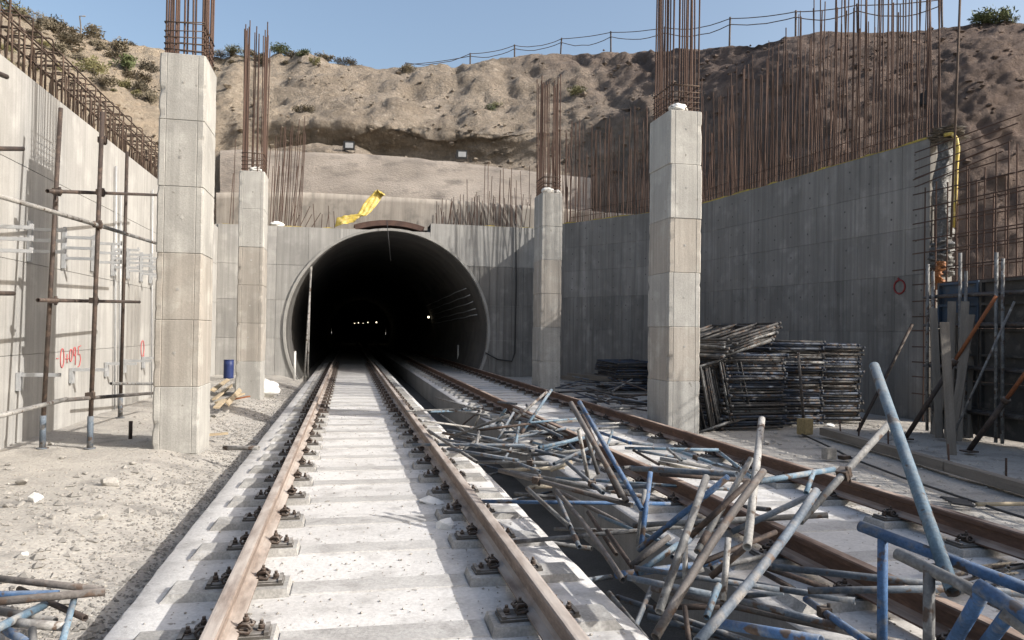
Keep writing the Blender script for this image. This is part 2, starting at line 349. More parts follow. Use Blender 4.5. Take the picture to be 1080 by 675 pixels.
def far_mesh():
    mb = MB(); mb.box(-.235, .235, -.085, .085, 0, .02)
    for s in (-1, 1):
        a, b = sorted((s*.075, s*.15)); mb.box(a, b, -.07, .07, .02, .075); a, b = sorted((s*.165, s*.205)); mb.box(a, b, -.025, .025, .02, .065)
    return mb.mesh('rail_fastening', 'iron')
PM, CM, BM, FM = plate_mesh(), clip_mesh(), bolt_mesh(), far_mesh()
RAILS = [(XC1-.7535, 'dusty rail of the near track, left of its pair, leading to tunnel'),
         (XC1+.7535, 'dusty rail of the near track, right of its pair, beside trench'),
         (XC2-.7535, 'rusty brown rail of the far track, next to the trench, under pipes'),
         (XC2+.7535, 'rusty brown outer rail of the far track, nearest the stacked frames')]
for x, lb in RAILS:
    ro = rail_obj(x, lb)
    for k in range(NSL):
        y = Y0+SP*k; zb = ZS+.046
        if y < 13:
            pl = link('base_plate', PM, ro, (x, y, zb), (0, 0, random.uniform(-.03, .03)), (.88, .84, 1))
            for s in (1, -1):
                link('spring_clip', CM, pl, (s*.014, random.uniform(-.006, .006), 0), (0, 0, (0 if s > 0 else math.pi)+random.uniform(-.08, .08)), (.86, random.uniform(.72, .85), random.uniform(.75, .88)))
                link('bolt', BM, pl, (s*.106, 0, .05), (0, 0, random.uniform(0, 1)), (.8, .8, .8))
                link('bolt', BM, pl, (s*.185, random.uniform(-.01, .01), .015), (random.uniform(-.1, .1), 0, random.uniform(0, 1)), (.85, .85, random.uniform(.5, .9)))
        else: link('rail_fastening', FM, ro, (x, y, zb))

# ------------------------------------------------------------------ rebar prototypes
def bar_mesh(mname, n=6):
    mb = MB(); mb.tube([(0,0,0), (0,0,1)], 1.0, n); return mb.mesh('rebar', mname)
BAR, BARD = bar_mesh('rebar'), bar_mesh('rebar_dark')
def bar(p0, p1, r, parent, me=None, name='rebar'):
    p0, p1 = Vector(p0), Vector(p1); d = p1-p0
    o = bpy.data.objects.new(name, me or BAR); C.objects.link(o); o.parent = parent
    o.location = p0; o.rotation_mode = 'QUATERNION'; o.rotation_quaternion = d.to_track_quat('Z', 'Y'); o.scale = (r, r, d.length)
    return o

# ------------------------------------------------------------------ concrete columns
CW, CD = .5362, .8239
def lift_mesh(h, joint):
    a, b = CW/2, CD/2; c = .018; g = .007; e = .085
    P = []
    def side(p, q, inset):         # straight side with two fine grooves, inset = inward normal
        p, q = Vector(p), Vector(q); d = (q-p).normalized(); L = (q-p).length; nn = Vector(inset)
        for t in (e, L-e): 
            P.extend([p+d*(t-g), p+d*t+nn*g*.9, p+d*(t+g)])
    P.append(Vector((-a+c, -b, 0))); side((-a, -b, 0), (a, -b, 0), (0, 1, 0)); P.append(Vector((a-c, -b, 0)))
    P.append(Vector((a, -b+c, 0))); side((a, -b, 0), (a, b, 0), (-1, 0, 0)); P.append(Vector((a, b-c, 0)))
    P.append(Vector((a-c, b, 0))); side((a, b, 0), (-a, b, 0), (0, -1, 0)); P.append(Vector((-a+c, b, 0)))
    P.append(Vector((-a, b-c, 0))); side((-a, b, 0), (-a, -b, 0), (1, 0, 0)); P.append(Vector((-a, -b+c, 0)))
    mb = MB(); n = len(P); k = 1-.010/.27; NR = 18
    zs = [(0, k), (.008, 1)]+[(h*q/NR, 1) for q in range(1, NR)]+[(h-.008, 1), (h, k)]
    for z, kk in zs:
        for p in P:
            x, y_ = p.x*kk, p.y*(1-(1-kk)*.65)
            if abs(p.x) > a-c*1.1 and abs(p.y) > b-c*1.1:          # corner arris: chipped here and there
                ch = max(0, noise.noise(Vector((p.x*3+joint*5, p.y*3, z*7)))-.2)*.03+max(0, noise.noise(Vector((p.x+joint, p.y*2, z*23))))*.004
                x -= math.copysign(ch, x); y_ -= math.copysign(ch, y_)
            mb.v.append((x, y_, z))
    for j in range(len(zs)-1):
        for i in range(n): mb.f.append((j*n+i, j*n+(i+1) % n, (j+1)*n+(i+1) % n, (j+1)*n+i)); mb.sm.append(False)
    mb.f.append(tuple(range(n))[::-1]); mb.f.append(tuple((len(zs)-1)*n+i for i in range(n))); mb.sm += [False]*2
    return mb
def plug_mesh():
    mb = MB(); mb.tube([(0, -.004, 0), (0, .01, 0)], .02, 10); mb.tube([(0, -.006, 0), (0, .01, 0)], .009, 8); return mb.mesh('tie_hole', 'sleeper')
LIFTS = [[lift_mesh(.82, q).mesh('cast_lift', mm) for q in range(5)] for mm in ('conc_col', 'conc_col2')]; PLUG = plug_mesh()
COLS = [(-2.3207, 10.0597, 4.904, 2.4, 'tall grey concrete column nearest the camera, left of the tracks'),
        (4.8091, 10.9081, 4.973, 3.6, 'grey concrete column right of tracks, in front of stacked frames'),
        (4.7116, 18.4548, 5.024, 3.0, 'distant concrete column half in shadow, right of tunnel mouth'),
        (-2.3776, 17.5299, 4.970, 3.3, 'distant concrete column left of tunnel, beside white sack')]
for ci, (x, y, zt, bh, lb) in enumerate(COLS):
    col = empty('concrete_column', (x+CW/2, y+CD/2, -.06), lb, 'column', 'concrete columns along the tracks')
    n = 6; H = zt+.06; h = H/n
    link('footing', LIFTS[0][ci], col, (0, 0, -.60), None, (.995, .995, .60/.82))
    for k in range(n):
        lo = link('cast_lift', LIFTS[1 if k in (1, 2, 3) and (k+ci) % 4 != 3 else 0][(k*3+ci*2) % 5], col, (random.uniform(-.005, .005), random.uniform(-.005, .005), k*h), None, (1, 1, h/.82))
        for px_ in ((0,), (-.0,))[k % 2]:
            if k > 0: link('tie_hole', PLUG, lo, (px_+random.uniform(-.03, .03), -CD/2+.0, .41+random.uniform(-.1, .15)), (0, 0, 0))
    ix, iy = CW/2-.055, CD/2-.06; pts = []
    for i in range(5):
        for s in (-1, 1): pts.append((-ix+2*ix*i/4, s*iy))
    for i in range(1, 7):
        for s in (-1, 1): pts.append((s*ix, -iy+2*iy*i/7))
    for (bx, by) in pts:
        hh = bh*random.uniform(.9, 1.04); lean = (random.uniform(-.035, .035), random.uniform(-.035, .035))
        bar((bx, by, H-.3), (bx+lean[0], by+lean[1], H+hh), .0125, col)
    for k, zz in enumerate((.06, .14, .22, .30, .40, .41)):
        o_ = MB(); q = .012; zz += H; a, b = ix+.018, iy+.018
        t = random.uniform(-.02, .02)
        o_.tube([(-a, -b, zz+t), (a, -b, zz-t), (a, b, zz+t*.5), (-a, b, zz), (-a, -b, zz+t)], .007, 6)
        o_.build('stirrup', 'rebar_dark', col)

# ------------------------------------------------------------------ panelled walls
def panel_wall(name, plan, rows, pw, core_m, mats, label, cat='wall', thick=.5, gap=.006, proud=.02, xtop=None, ties=False):
    """plan: polyline (x,y); the panels face the left-hand side of the walking direction"""
    root = empty(name, (plan[0][0], plan[0][1], 0), label, cat)
    inv = Vector((plan[0][0], plan[0][1], 0))
    zt = rows[-1]
    for (x0, y0), (x1, y1) in zip(plan[:-1], plan[1:]):
        a, b = Vector((x0, y0, 0)), Vector((x1, y1, 0)); d = (b-a).normalized(); L = (b-a).length; nrm = Vector((-d.y, d.x, 0))
        mb = MB(); A = a-inv-nrm*proud; B = b-inv-nrm*proud
        q = [A, B, B-nrm*thick, A-nrm*thick]
        lo = [p+Vector((0,0,rows[0]-.5)) for p in q]; hi = [p+Vector((0,0,zt-.004)) for p in q]
        for f in ((lo[0], lo[1], hi[1], hi[0]), (lo[2], lo[3], hi[3], hi[2]), (lo[1], lo[2], hi[2], hi[1]), (lo[3], lo[0], hi[0], hi[3]), hi, lo): mb.face(f)
        mb.build('wall_core', core_m, root)
        for ri in range(len(rows)-1):
            n = max(1, round(L/pw[ri])); z0, z1 = rows[ri]+gap/2, rows[ri+1]-gap/2
            cuts = [0]+[L*(i+random.uniform(-.12, .12))/n for i in range(1, n)]+[L]
            for i in range(n):
                s0, s1 = cuts[i]+gap/2, cuts[i+1]-gap/2; off = random.uniform(-.001, .0015)
                mb = MB(); c = .0025
                def P(s, z, o): return a-inv+d*s+nrm*(o+off)+Vector((0,0,z))
                bk = [P(s0,z0,-proud-.02), P(s1,z0,-proud-.02), P(s1,z1,-proud-.02), P(s0,z1,-proud-.02)]
                fr = [P(s0,z0,-c), P(s1,z0,-c), P(s1,z1,-c), P(s0,z1,-c)]
                tp = [P(s0+c,z0+c,0), P(s1-c,z0+c,0), P(s1-c,z1-c,0), P(s0+c,z1-c,0)]
                i0 = len(mb.v); mb.v += [tuple(p) for p in bk+fr+tp]
                for k in range(4):
                    k2 = (k+1) % 4; mb.f += [(k, k2, 4+k2, 4+k), (4+k, 4+k2, 8+k2, 8+k)]; mb.sm += [False]*2
                mb.f.append((8, 9, 10, 11)); mb.sm.append(False)
                po = mb.build('wall_panel', mats[ri], root)
                if ties and ri >= 1:
                    for f_ in (.3, .72):
                        if random.random() < .8: link('tie_hole', TIE, po, P((s0+s1)/2+random.uniform(-.04, .04), z0+(z1-z0)*f_, 0), (0, 0, math.atan2(d.y, d.x)))
    return root
mb = MB(); mb.tube([(0, -.012, 0), (0, .003, 0)], .022, 8); TIE = mb.mesh('tie_hole', 'tunnel')
# left wall (sunlit): faces +x, so walk towards the camera... (left-hand side of walking -y is +x)
LWX = -4.10
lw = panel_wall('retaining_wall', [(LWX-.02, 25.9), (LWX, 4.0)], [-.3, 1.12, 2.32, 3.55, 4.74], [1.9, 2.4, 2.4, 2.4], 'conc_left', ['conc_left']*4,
                'bright sunlit concrete retaining wall on the left with hooked starter bars', thick=.45)
def hairpin_mesh(h, wd):
    mb = MB(); r = .05
    mb.tube([(0,0,-.15), (0,0,h-r), (-.3*r,0,h-.3*r), (-r,0,h), (-wd+r,0,h), (-wd+.3*r,0,h-.3*r), (-wd,0,h-r), (-wd,0,-.15)], .0125, 6); return mb.mesh('hooked_bar', 'rebar_dark')
HP = [hairpin_mesh(.78, .36), hairpin_mesh(.62, .34), hairpin_mesh(.50, .33)]
y = 5.0; k = 0
while y < 25.5:
    link('hooked_bar', HP[0 if k % 2 == 0 else 1], lw, (-.05-LWX+LWX+.02+random.uniform(-.015, .015), y-25.9, 4.74), (random.uniform(-.05, .05), random.uniform(-.04, .04), random.uniform(-.12, .12)), (1, 1, random.uniform(.92, 1.06)))
    if k % 2: link('hooked_bar', HP[2], lw, (-.06+random.uniform(-.015, .015), y+.06-25.9, 4.74), (random.uniform(-.06, .06), random.uniform(-.05, .05), random.uniform(-.2, .2)))
    y += random.uniform(.155, .215); k += 1
for dx, z in ((-.03, 5.02), (-.38, 5.02), (-.03, 5.26), (-.38, 5.27), (-.2, 5.49), (-.02, 5.43)):
    bar((dx, -.4, z), (dx+random.uniform(-.02, .02), -21, z+random.uniform(-.03, .03)), .0115, lw, BARD)

# right wall (shaded)
RP = [(10.38, 11.97), (9.55, 20.3), (7.06, 24.5), (6.75, 25.82)]
T = 5.16
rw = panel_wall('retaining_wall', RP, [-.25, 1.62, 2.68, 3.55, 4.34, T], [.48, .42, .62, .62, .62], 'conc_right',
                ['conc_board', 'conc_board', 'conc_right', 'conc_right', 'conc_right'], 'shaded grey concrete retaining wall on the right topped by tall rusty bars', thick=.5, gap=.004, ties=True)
inv = Vector((RP[0][0], RP[0][1], 0))
def along(plan, s):
    for (x0, y0), (x1, y1) in zip(plan[:-1], plan[1:]):
        L = math.hypot(x1-x0, y1-y0)
        if s <= L: return Vector((x0+(x1-x0)*s/L, y0+(y1-y0)*s/L, 0)), Vector(((x1-x0)/L, (y1-y0)/L, 0))
        s -= L
    return Vector((x1, y1, 0)), Vector(((x1-x0)/L, (y1-y0)/L, 0))
s = .1; k = 0
while s < 14.9:
    p, d = along(RP, s); nrm = Vector((-d.y, d.x, 0)); row = (.08, .40)[k % 2]
    base = p-inv-nrm*row+Vector((0, 0, T-.2)); near = max(0, 1-s/8)
    h = random.choice((2.3, 2.8, 3.1, 3.4, 3.6))*random.uniform(.9, 1.05)+1.1*near
    if random.random() < .12: h *= .45
    ln = (random.gauss(0, .055), random.gauss(0, .055))
    bar(base, base+Vector((ln[0], ln[1], h)), random.choice((.010, .0125, .014)), rw)
    s += random.uniform(.032, .082); k += 1
for zz, ro_ in ((.25, .08), (.5, .40)):
    for (x0, y0), (x1, y1) in zip(RP[:-2], RP[1:-1]):
        bar(Vector((x0, y0, T+zz))-inv+Vector((.15, .1, 0)), Vector((x1, y1, T+zz*.8))-inv+Vector((.15, 0, 0)), .009, rw)
# yellow strip along the top edges
def strip(name, pts, label, wdt=.05):
    mb = MB()
    L = []
    for a, b in zip(pts[:-1], pts[1:]):
        a, b = Vector(a), Vector(b); n = max(2, int((b-a).length/.25))
        L += [a.lerp(b, i/n) for i in range(n)]
    L.append(Vector(pts[-1])); hs = [random.choice((.004, .006, .012, .03, .04)) for _ in L]
    for i in range(len(L)-1):
        a, b = L[i], L[i+1]; h0, h1 = hs[i], hs[i+1]; d = (b-a).normalized(); nn = Vector((-d.y, d.x, 0))*.03
        z = Vector((0,0,1))
        mb.face([a-nn, b-nn, b-nn+z*h1, a-nn+z*h0]); mb.face([a+nn, b+nn, b+nn+z*h1, a+nn+z*h0]); mb.face([a-nn+z*h0, b-nn+z*h1, b+nn+z*h1, a+nn+z*h0])
    return tag(mb.build(name, 'tape'), label, 'strip')
strip('edge_strip', [(10.40, 12.0, T+.002), (9.6, 20.3, T+.002), (7.12, 24.5, T+.002), (6.82, 25.7, T+.002)], 'thin yellow strip along the top of the shaded right wall')

# ------------------------------------------------------------------ tunnel portal
PY = 25.8; TCX, TCZ, TR = 1.37, 1.5, 3.42
ZPL, ZPR = 4.86, 5.16
pw_ = empty('portal_wall', (TCX, PY, 0), 'grey concrete portal wall around the round tunnel mouth', 'wall')
def clear(x0, x1, z0, z1):        # rectangle minus disc, as vertical strips
    out = []; n = 10
    for i in range(n):
        xa, xb = x0+(x1-x0)*i/n, x0+(x1-x0)*(i+1)/n
        def sc(x): q = TR*TR-(x-TCX)**2; return math.sqrt(q) if q > 0 else None
        sa, sb = sc(xa), sc(xb)
        if sa is None and sb is None: out.append((xa, xb, z0, z0, z1, z1)); continue
        sa = sa or 0; sb = sb or 0
        la, lb_ = max(z0, TCZ+sa), max(z0, TCZ+sb)
        if la < z1-.01 or lb_ < z1-.01: out.append((xa, xb, min(la, z1), min(lb_, z1), z1, z1))
        ha, hb = min(z1, TCZ-sa), min(z1, TCZ-sb)
        if ha > z0+.01 or hb > z0+.01: out.append((xa, xb, z0, z0, max(ha, z0), max(hb, z0)))
    return out
def portal_panel(x0, x1, z0, z1, m):
    g = .005; off = random.uniform(-.002, .003)
    st = clear(x0+g, x1-g, z0+g, z1-g)
    if not st: return
    mb = MB(); yf, yb = off, .03
    for xa, xb, la, lb_, ha, hb in st:
        mb.face([(xa-TCX, yf, la), (xb-TCX, yf, lb_), (xb-TCX, yf, hb), (xa-TCX, yf, ha)])
        mb.face([(xa-TCX, yf, ha), (xb-TCX, yf, hb), (xb-TCX, yb, hb), (xa-TCX, yb, ha)])
        mb.face([(xa-TCX, yf, la), (xb-TCX, yf, lb_), (xb-TCX, yb, lb_), (xa-TCX, yb, la)])
    for xx, s_ in ((x0+g, st[0]), (x1-g, st[-1])):
        la, ha = (s_[2], s_[4]) if xx == x0+g else (s_[3], s_[5])
        mb.face([(xx-TCX, yf, la), (xx-TCX, yb, la), (xx-TCX, yb, ha), (xx-TCX, yf, ha)])
    mb.build('wall_panel', m, pw_)
def core(x0, x1, z1):
    n = 26
    mb = MB()
    for i in range(n):
        for xa, xb, la, lb_, ha, hb in clear(x0+(x1-x0)*i/n, x0+(x1-x0)*(i+1)/n, -.4, z1-.01):
            q = lambda x, y_, z: (x-TCX, y_, z)
            mb.face([q(xa,.028,la), q(xb,.028,lb_), q(xb,.028,hb), q(xa,.028,ha)])
            mb.face([q(xa,.028,ha), q(xb,.028,hb), q(xb,1.1,hb), q(xa,1.1,ha)])
            mb.face([q(xa,1.1,la), q(xb,1.1,lb_), q(xb,1.1,hb), q(xa,1.1,ha)])
    mb.build('wall_core', 'conc_portal', pw_)
core(LWX-.5, 2.7, ZPL); core(2.7, 7.2, ZPR)
rowsL = [-.3, 1.2, 2.45, 3.6, ZPL]; rowsR = [-.3, 1.2, 2.4, 3.75, ZPR]
for rows, xs in ((rowsL, [LWX-.02, -3.3, -2.3, -1.3, -.3, .7, 1.7, 2.7]), (rowsR, [2.7, 3.7, 4.75, 5.55, 6.75])):
    for ri in range(4):
        for xa, xb in zip(xs[:-1], xs[1:]):
            if ri < 3 and xb > 4.7:
                n = 3; 
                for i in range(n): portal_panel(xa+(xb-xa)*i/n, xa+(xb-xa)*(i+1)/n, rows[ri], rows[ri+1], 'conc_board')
            else: portal_panel(xa, xb, rows[ri], rows[ri+1], 'conc_portal')
# ring and lining
def ring(y0, y1, r0_, r1_, n=72):
    mb = MB(); P = [(math.cos(2*math.pi*i/n), math.sin(2*math.pi*i/n)) for i in range(n)]
    for i in range(n):
        (c0, s0), (c1, s1) = P[i], P[(i+1) % n]
        q = lambda c, s, r, y_: (TCX+c*r, y_, TCZ+s*r)
        mb.face([q(c0,s0,r0_,y0), q(c1,s1,r0_,y0), q(c1,s1,r1_,y0), q(c0,s0,r1_,y0)])
        mb.face([q(c0,s0,r0_,y0), q(c1,s1,r0_,y0), q(c1,s1,r0_,y1), q(c0,s0,r0_,y1)], True)
        mb.face([q(c0,s0,r1_,y0), q(c1,s1,r1_,y0), q(c1,s1,r1_,y1), q(c0,s0,r1_,y1)], True)
    return mb
tag(ring(PY-.05, PY+.16, 3.35, 3.43).build('tunnel_ring', 'conc_ring'), 'pale rounded concrete rim of the tunnel mouth', 'tunnel rim')
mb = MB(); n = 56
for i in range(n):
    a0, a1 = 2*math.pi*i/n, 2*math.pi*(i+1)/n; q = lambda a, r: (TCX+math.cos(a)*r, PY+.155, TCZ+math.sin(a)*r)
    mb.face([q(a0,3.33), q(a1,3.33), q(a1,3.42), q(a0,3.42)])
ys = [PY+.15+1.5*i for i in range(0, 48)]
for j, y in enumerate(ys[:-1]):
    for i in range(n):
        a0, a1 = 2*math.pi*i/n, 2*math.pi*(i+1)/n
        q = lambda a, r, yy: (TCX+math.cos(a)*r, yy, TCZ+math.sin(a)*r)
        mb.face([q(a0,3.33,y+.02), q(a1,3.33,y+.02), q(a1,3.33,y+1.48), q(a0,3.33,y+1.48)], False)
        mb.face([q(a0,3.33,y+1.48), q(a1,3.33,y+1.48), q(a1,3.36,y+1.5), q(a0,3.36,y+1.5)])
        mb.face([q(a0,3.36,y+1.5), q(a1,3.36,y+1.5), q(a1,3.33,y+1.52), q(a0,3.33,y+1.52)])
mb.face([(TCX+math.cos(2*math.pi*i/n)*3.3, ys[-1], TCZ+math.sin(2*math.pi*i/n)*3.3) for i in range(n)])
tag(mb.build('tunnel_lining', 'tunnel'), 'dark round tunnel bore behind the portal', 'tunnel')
# lamps in the tunnel
def lamp(p, r, lb):
    o = link('tunnel_lamp', None, None, p); tag(o, lb, 'lamp', 'lit lamps in the tunnel')
    b = MB(); b.tube([(0,-.02,0), (0,.05,0)], r, 10); b.build('lens', 'lamp', o)
    b = MB(); b.tube([(0,.05,0), (0,.14,0)], r*1.25, 10); b.build('housing', 'blackplastic', o)
lamp(ony(452, 334.5, 43), .05, 'brightest tunnel lamp low on the right side wall')
for i, (px, py, rr) in enumerate(((374, 341, .06), (378, 340.5, .07), (383, 341, .05), (388, 340, .07), (397, 340, .11))):
    lamp(ony(px, py, 84), rr*.55, ['leftmost tiny lamp deep in the tunnel', 'second tiny lamp from left deep in the tunnel', 'faint middle lamp deep in the tunnel', 'second tiny lamp from right deep in the tunnel', 'rightmost and largest of the lamps deep in the tunnel'][i])
# cables on the tunnel side
for i, z in enumerate((2.1, 2.3, 2.55, 2.8, 3.05)):
    x = TCX+math.sqrt(3.2**2-(z-TCZ)**2)-.08
    mb = MB(); mb.tube([(x, PY+.6+.1*i+1.4*j, z+.015*math.sin(j*2.1+i)-.02*j) for j in range(11)], .02, 6)
    tag(mb.build('tunnel_cable', 'bracket'), ('lowest', 'second lowest', 'middle', 'second highest', 'highest')[i]+' of the five cables along the right tunnel side', 'cable', 'cables in the tunnel')
# broken-out crown with rusty arch forms behind
mb = MB(); n = 14
for i in range(n):
    a0, a1 = R(109-37*i/n), R(109-37*(i+1)/n)
    def q(a, r, y_): return (TCX+math.cos(a)*r, y_, TCZ+math.sin(a)*r)
    for (ra, rb) in ((3.58, 3.76),):
        c = [q(a0,ra,PY+.35), q(a1,ra,PY+.35), q(a1,rb,PY+.35), q(a0,rb,PY+.35)]; d = [q(a0,ra,PY+1.3), q(a1,ra,PY+1.3), q(a1,rb,PY+1.3), q(a0,rb,PY+1.3)]
        mb.face(c); mb.face([c[3], c[2], d[2], d[3]]); mb.face([c[0], c[1], d[1], d[0]])
tag(mb.build('arch_form', 'timber_arch'), 'rusty brown curved form over the crown of the tunnel', 'formwork')
# yellow sheet over the crown
def ribbon(name, m, P, W, label, cat, thick=.012):
    P = [Vector(p) for p in P]; W = [Vector(w_) for w_ in W] if isinstance(W, list) else [Vector(W)]*len(P)
    P2, W2 = [], []
    for i in range(len(P)-1):
        g = lambda A, q: A[min(max(q, 0), len(A)-1)]
        for k in range(6):
            t = k/6; P2.append(cat_v(g(P,i-1), g(P,i), g(P,i+1), g(P,i+2), t)); W2.append(W[i].lerp(W[i+1], t))
    P2.append(P[-1]); W2.append(W[-1]); n = 8; mb = MB(); back = Vector((0, thick, -thick*.3))
    for sgn in (0, 1):
        for p, w_ in zip(P2, W2):
            for k in range(n+1):
                q = p+w_*(2*k/n-1); wr = .035*fbm(q*6, 3)+.02*math.sin(k*2.1+q.z*9)
                mb.v.append(tuple(q+Vector((0, -wr, wr*.6))+back*sgn))
    N_ = len(P2)*(n+1)
    for o_ in (0, N_):
        for i in range(len(P2)-1):
            for k in range(n): mb.f.append((o_+i*(n+1)+k, o_+i*(n+1)+k+1, o_+(i+1)*(n+1)+k+1, o_+(i+1)*(n+1)+k)); mb.sm.append(True)
    for i in range(len(P2)-1):
        for k in (0, n): mb.f.append((i*(n+1)+k, (i+1)*(n+1)+k, N_+(i+1)*(n+1)+k, N_+i*(n+1)+k)); mb.sm.append(False)
    for i in (0, len(P2)-1):
        for k in range(n): mb.f.append((i*(n+1)+k, i*(n+1)+k+1, N_+i*(n+1)+k+1, N_+i*(n+1)+k)); mb.sm.append(False)
    return tag(mb.build(name, m), label, cat)
def cat_v(p0, p1, p2, p3, t): return .5*((2*p1)+(-p0+p2)*t+(2*p0-5*p1+4*p2-p3)*t*t+(-p0+3*p1-3*p2+p3)*t*t*t)
yy = PY+.05
ribbon('yellow_sheet', 'yellow', [ony(354, 235, yy), ony(361, 232.5, yy-.08), ony(369, 231.5, yy-.02), ony(377, 230, yy-.03), ony(382, 226, yy+.05), ony(388, 218.5, yy+.2), ony(394, 211, yy+.36), ony(398.5, 205.5, yy+.46), ony(402, 202.5, yy+.48), ony(402.5, 204.5, yy+.36)],
       [(.03,0,.15), (.02,.05,.14), (.03,0,.15), (.10,0,.14), (.14,0,-.06), (.15,0,-.09), (.15,0,-.10), (.14,.05,-.09), (.13,.05,-.07), (.12,.05,-.06)], 'bright yellow plastic sheet draped over the crown of the tunnel', 'plastic sheet')
strip('edge_strip', [(LWX+.1, PY+.15, ZPL+.002), (-.4, PY+.15, ZPL+.002)], 'yellow strip along the portal top, left of the tunnel crown')
strip('edge_strip', [(3.2, PY+.15, ZPR+.002), (6.6, PY+.15, ZPR+.002)], 'yellow strip along the portal top, right of the tunnel crown')
# starter bars on the portal wall
for i in range(62):
    x = LWX+.2+i*.172+random.uniform(-.05, .05)
    if -.4 < x < 2.9: continue
    h = random.uniform(.5, 1.0) if x < 4 else random.uniform(.8, 1.9)
    if x < -2.1: h = random.uniform(1.8, 3.1)
    z = (ZPL if x < 1 else ZPR)-.1; ln = random.gauss(.0, .08)
    if x < -1.2: ln = abs(ln)+.1*(x+4)
    bar((x-TCX, .3+random.uniform(-.15, .3), z), (x-TCX+ln, .3+random.gauss(0, .05), z+h), .0115, pw_)
for i in range(52):
    x = 3.0+i*.075; h = random.uniform(.5, 1.3)+ (1.2 if x > 4.6 and random.random() < .5 else 0)
    bar((x-TCX, .75, ZPR-.05), (x-TCX+random.gauss(0, .06), .75+random.gauss(0, .05), ZPR+h), .0115, pw_)

for i in range(20):                # tall fan of bars right of the distant left column
    px = 287+1.7*i+random.uniform(-1, 1); a = ony(px-2, 236, PY+.35); b = ony(px+random.uniform(1, 5)+.1*i, random.uniform(122, 150) if i % 4 else 175, PY+.4)
    bar(a-pw_.location-Vector((0,0,.1)), b-pw_.location, .0125, pw_)
# parapet strip and sprayed-concrete slope above the portal
def sheet(name, m, cols_, nz_, noise_amp, thick=.35):
    """cols_: list of (top point, bottom point); thick slab with uneven surface"""
    mb = MB(); n = len(cols_); back = Vector((.0, thick, -.02))
    g = []
    for t, b in cols_:
        t, b = Vector(t), Vector(b)
        g.append([b.lerp(t, k/nz_)+Vector((0, -noise_amp*fbm(b.lerp(t, k/nz_)*.9, 4), noise_amp*.6*fbm(b*1.3, 3) if k == nz_ else 0)) for k in range(nz_+1)])
    mb.v = [tuple(p) for c in g for p in c] + [tuple(c[-1]+back) for c in g]; off = n*(nz_+1)
    for i in range(n-1):
        for k in range(nz_): mb.f.append((i*(nz_+1)+k, (i+1)*(nz_+1)+k, (i+1)*(nz_+1)+k+1, i*(nz_+1)+k+1)); mb.sm.append(True)
        mb.f.append((i*(nz_+1)+nz_, (i+1)*(nz_+1)+nz_, off+i+1, off+i)); mb.sm.append(False)
    return mb.build(name, m)
def lerp_tab(tab, x):
    for (x0, *a), (x1, *b) in zip(tab[:-1], tab[1:]):
        if x <= x1:
            t = max(0, (x-x0)/(x1-x0)); return [p+(q-p)*t for p, q in zip(a, b)]
    return list(tab[-1][1:])
cc = [(zc(px, lerp_tab([(228, 203), (330, 203), (440, 209), (560, 217), (640, 224), (700, 228)], px)[0], 27.3), zc(px, 243, 27.2)) for px in range(228, 705, 12)]
tag(sheet('parapet_wall', 'parapet', cc, 6, .02), 'low pale concrete strip above the portal with short bars before it', 'wall')
cc = [(zc(px, lerp_tab([(232, 158), (330, 160), (400, 163), (470, 170), (560, 181), (640, 190)], px)[0], 29.4), zc(px, 226, 28.0)) for px in range(232, 625, 8)]
struct(sheet('sprayed_slope', 'shot', cc, 14, .07, 2.2))

# ------------------------------------------------------------------ hillside
ST = [(-300, [(420,11),(300,12),(230,13.5),(170,15),(110,17),(60,20),(20,23),(-10,27)]),
 (0, [(400,13),(250,14.5),(150,17),(110,20),(75,23),(50,26),(25,29),(14,33)]),
 (90, [(380,16),(250,18),(170,22),(130,26),(100,29),(75,32),(55,35),(40,38)]),
 (180, [(380,24),(260,27),(190,29),(150,30),(125,32),(95,35),(70,38),(52,41)]),
 (240, [(250,28.7),(235,28.9),(165,29.6),(160,31.4),(128,31.8),(100,34),(75,37),(58,41)]),
 (330, [(236,28.8),(226,29),(163,29.8),(158,32),(130,31.4),(105,33.4),(85,36),(66,41)]),
 (430, [(236,28.8),(226,29),(167,29.8),(162,31.9),(136,31.2),(110,33.4),(90,37),(73,42)]),
 (520, [(236,28.8),(226,29),(173,29.8),(168,31.4),(141,31.0),(115,33.2),(85,37),(63,41)]),
 (600, [(255,28.7),(240,29),(180,30),(160,30.8),(135,31.5),(110,33),(80,36),(57,40)]),
 (680, [(400,26),(240,27.5),(190,28.5),(160,29),(130,29.6),(105,31),(80,34),(56,37)]),
 (760, [(420,23.5),(260,24.8),(200,25.4),(160,26),(125,27),(95,28),(70,30),(50,32)]),
 (850, [(430,21),(280,22),(210,22.6),(160,23.2),(110,24),(75,25),(50,26.5),(37,28.5)]),
 (950, [(440,19.5),(300,20.5),(210,21.2),(150,22),(100,22.8),(65,23.8),(42,25),(31,27)]),
 (1080, [(450,18),(320,19),(230,19.8),(160,20.6),(100,21.4),(60,22.4),(38,23.5),(25,26)]),
 (1200, [(450,18),(330,19),(250,20),(190,21),(140,22.5),(110,24),(90,25),(80,27)]),
 (1380, [(440,19),(340,20),(280,22),(240,24),(210,26),(190,28),(180,30),(175,32)])]
def cat(p0, p1, p2, p3, t):
    return .5*((2*p1)+(-p0+p2)*t+(2*p0-5*p1+4*p2-p3)*t*t+(-p0+3*p1-3*p2+p3)*t*t*t)
def hill_ctrl(px):
    xs = [s[0] for s in ST]; i = max(j for j in range(len(xs)) if xs[j] <= px) if px > xs[0] else 0
    i = min(i, len(xs)-2); t = (px-xs[i])/(xs[i+1]-xs[i]); g = lambda j: ST[min(max(j, 0), len(ST)-1)][1]
    return [tuple(cat(g(i-1)[k][c], g(i)[k][c], g(i+1)[k][c], g(i+2)[k][c], t) for c in (0, 1)) for k in range(8)]
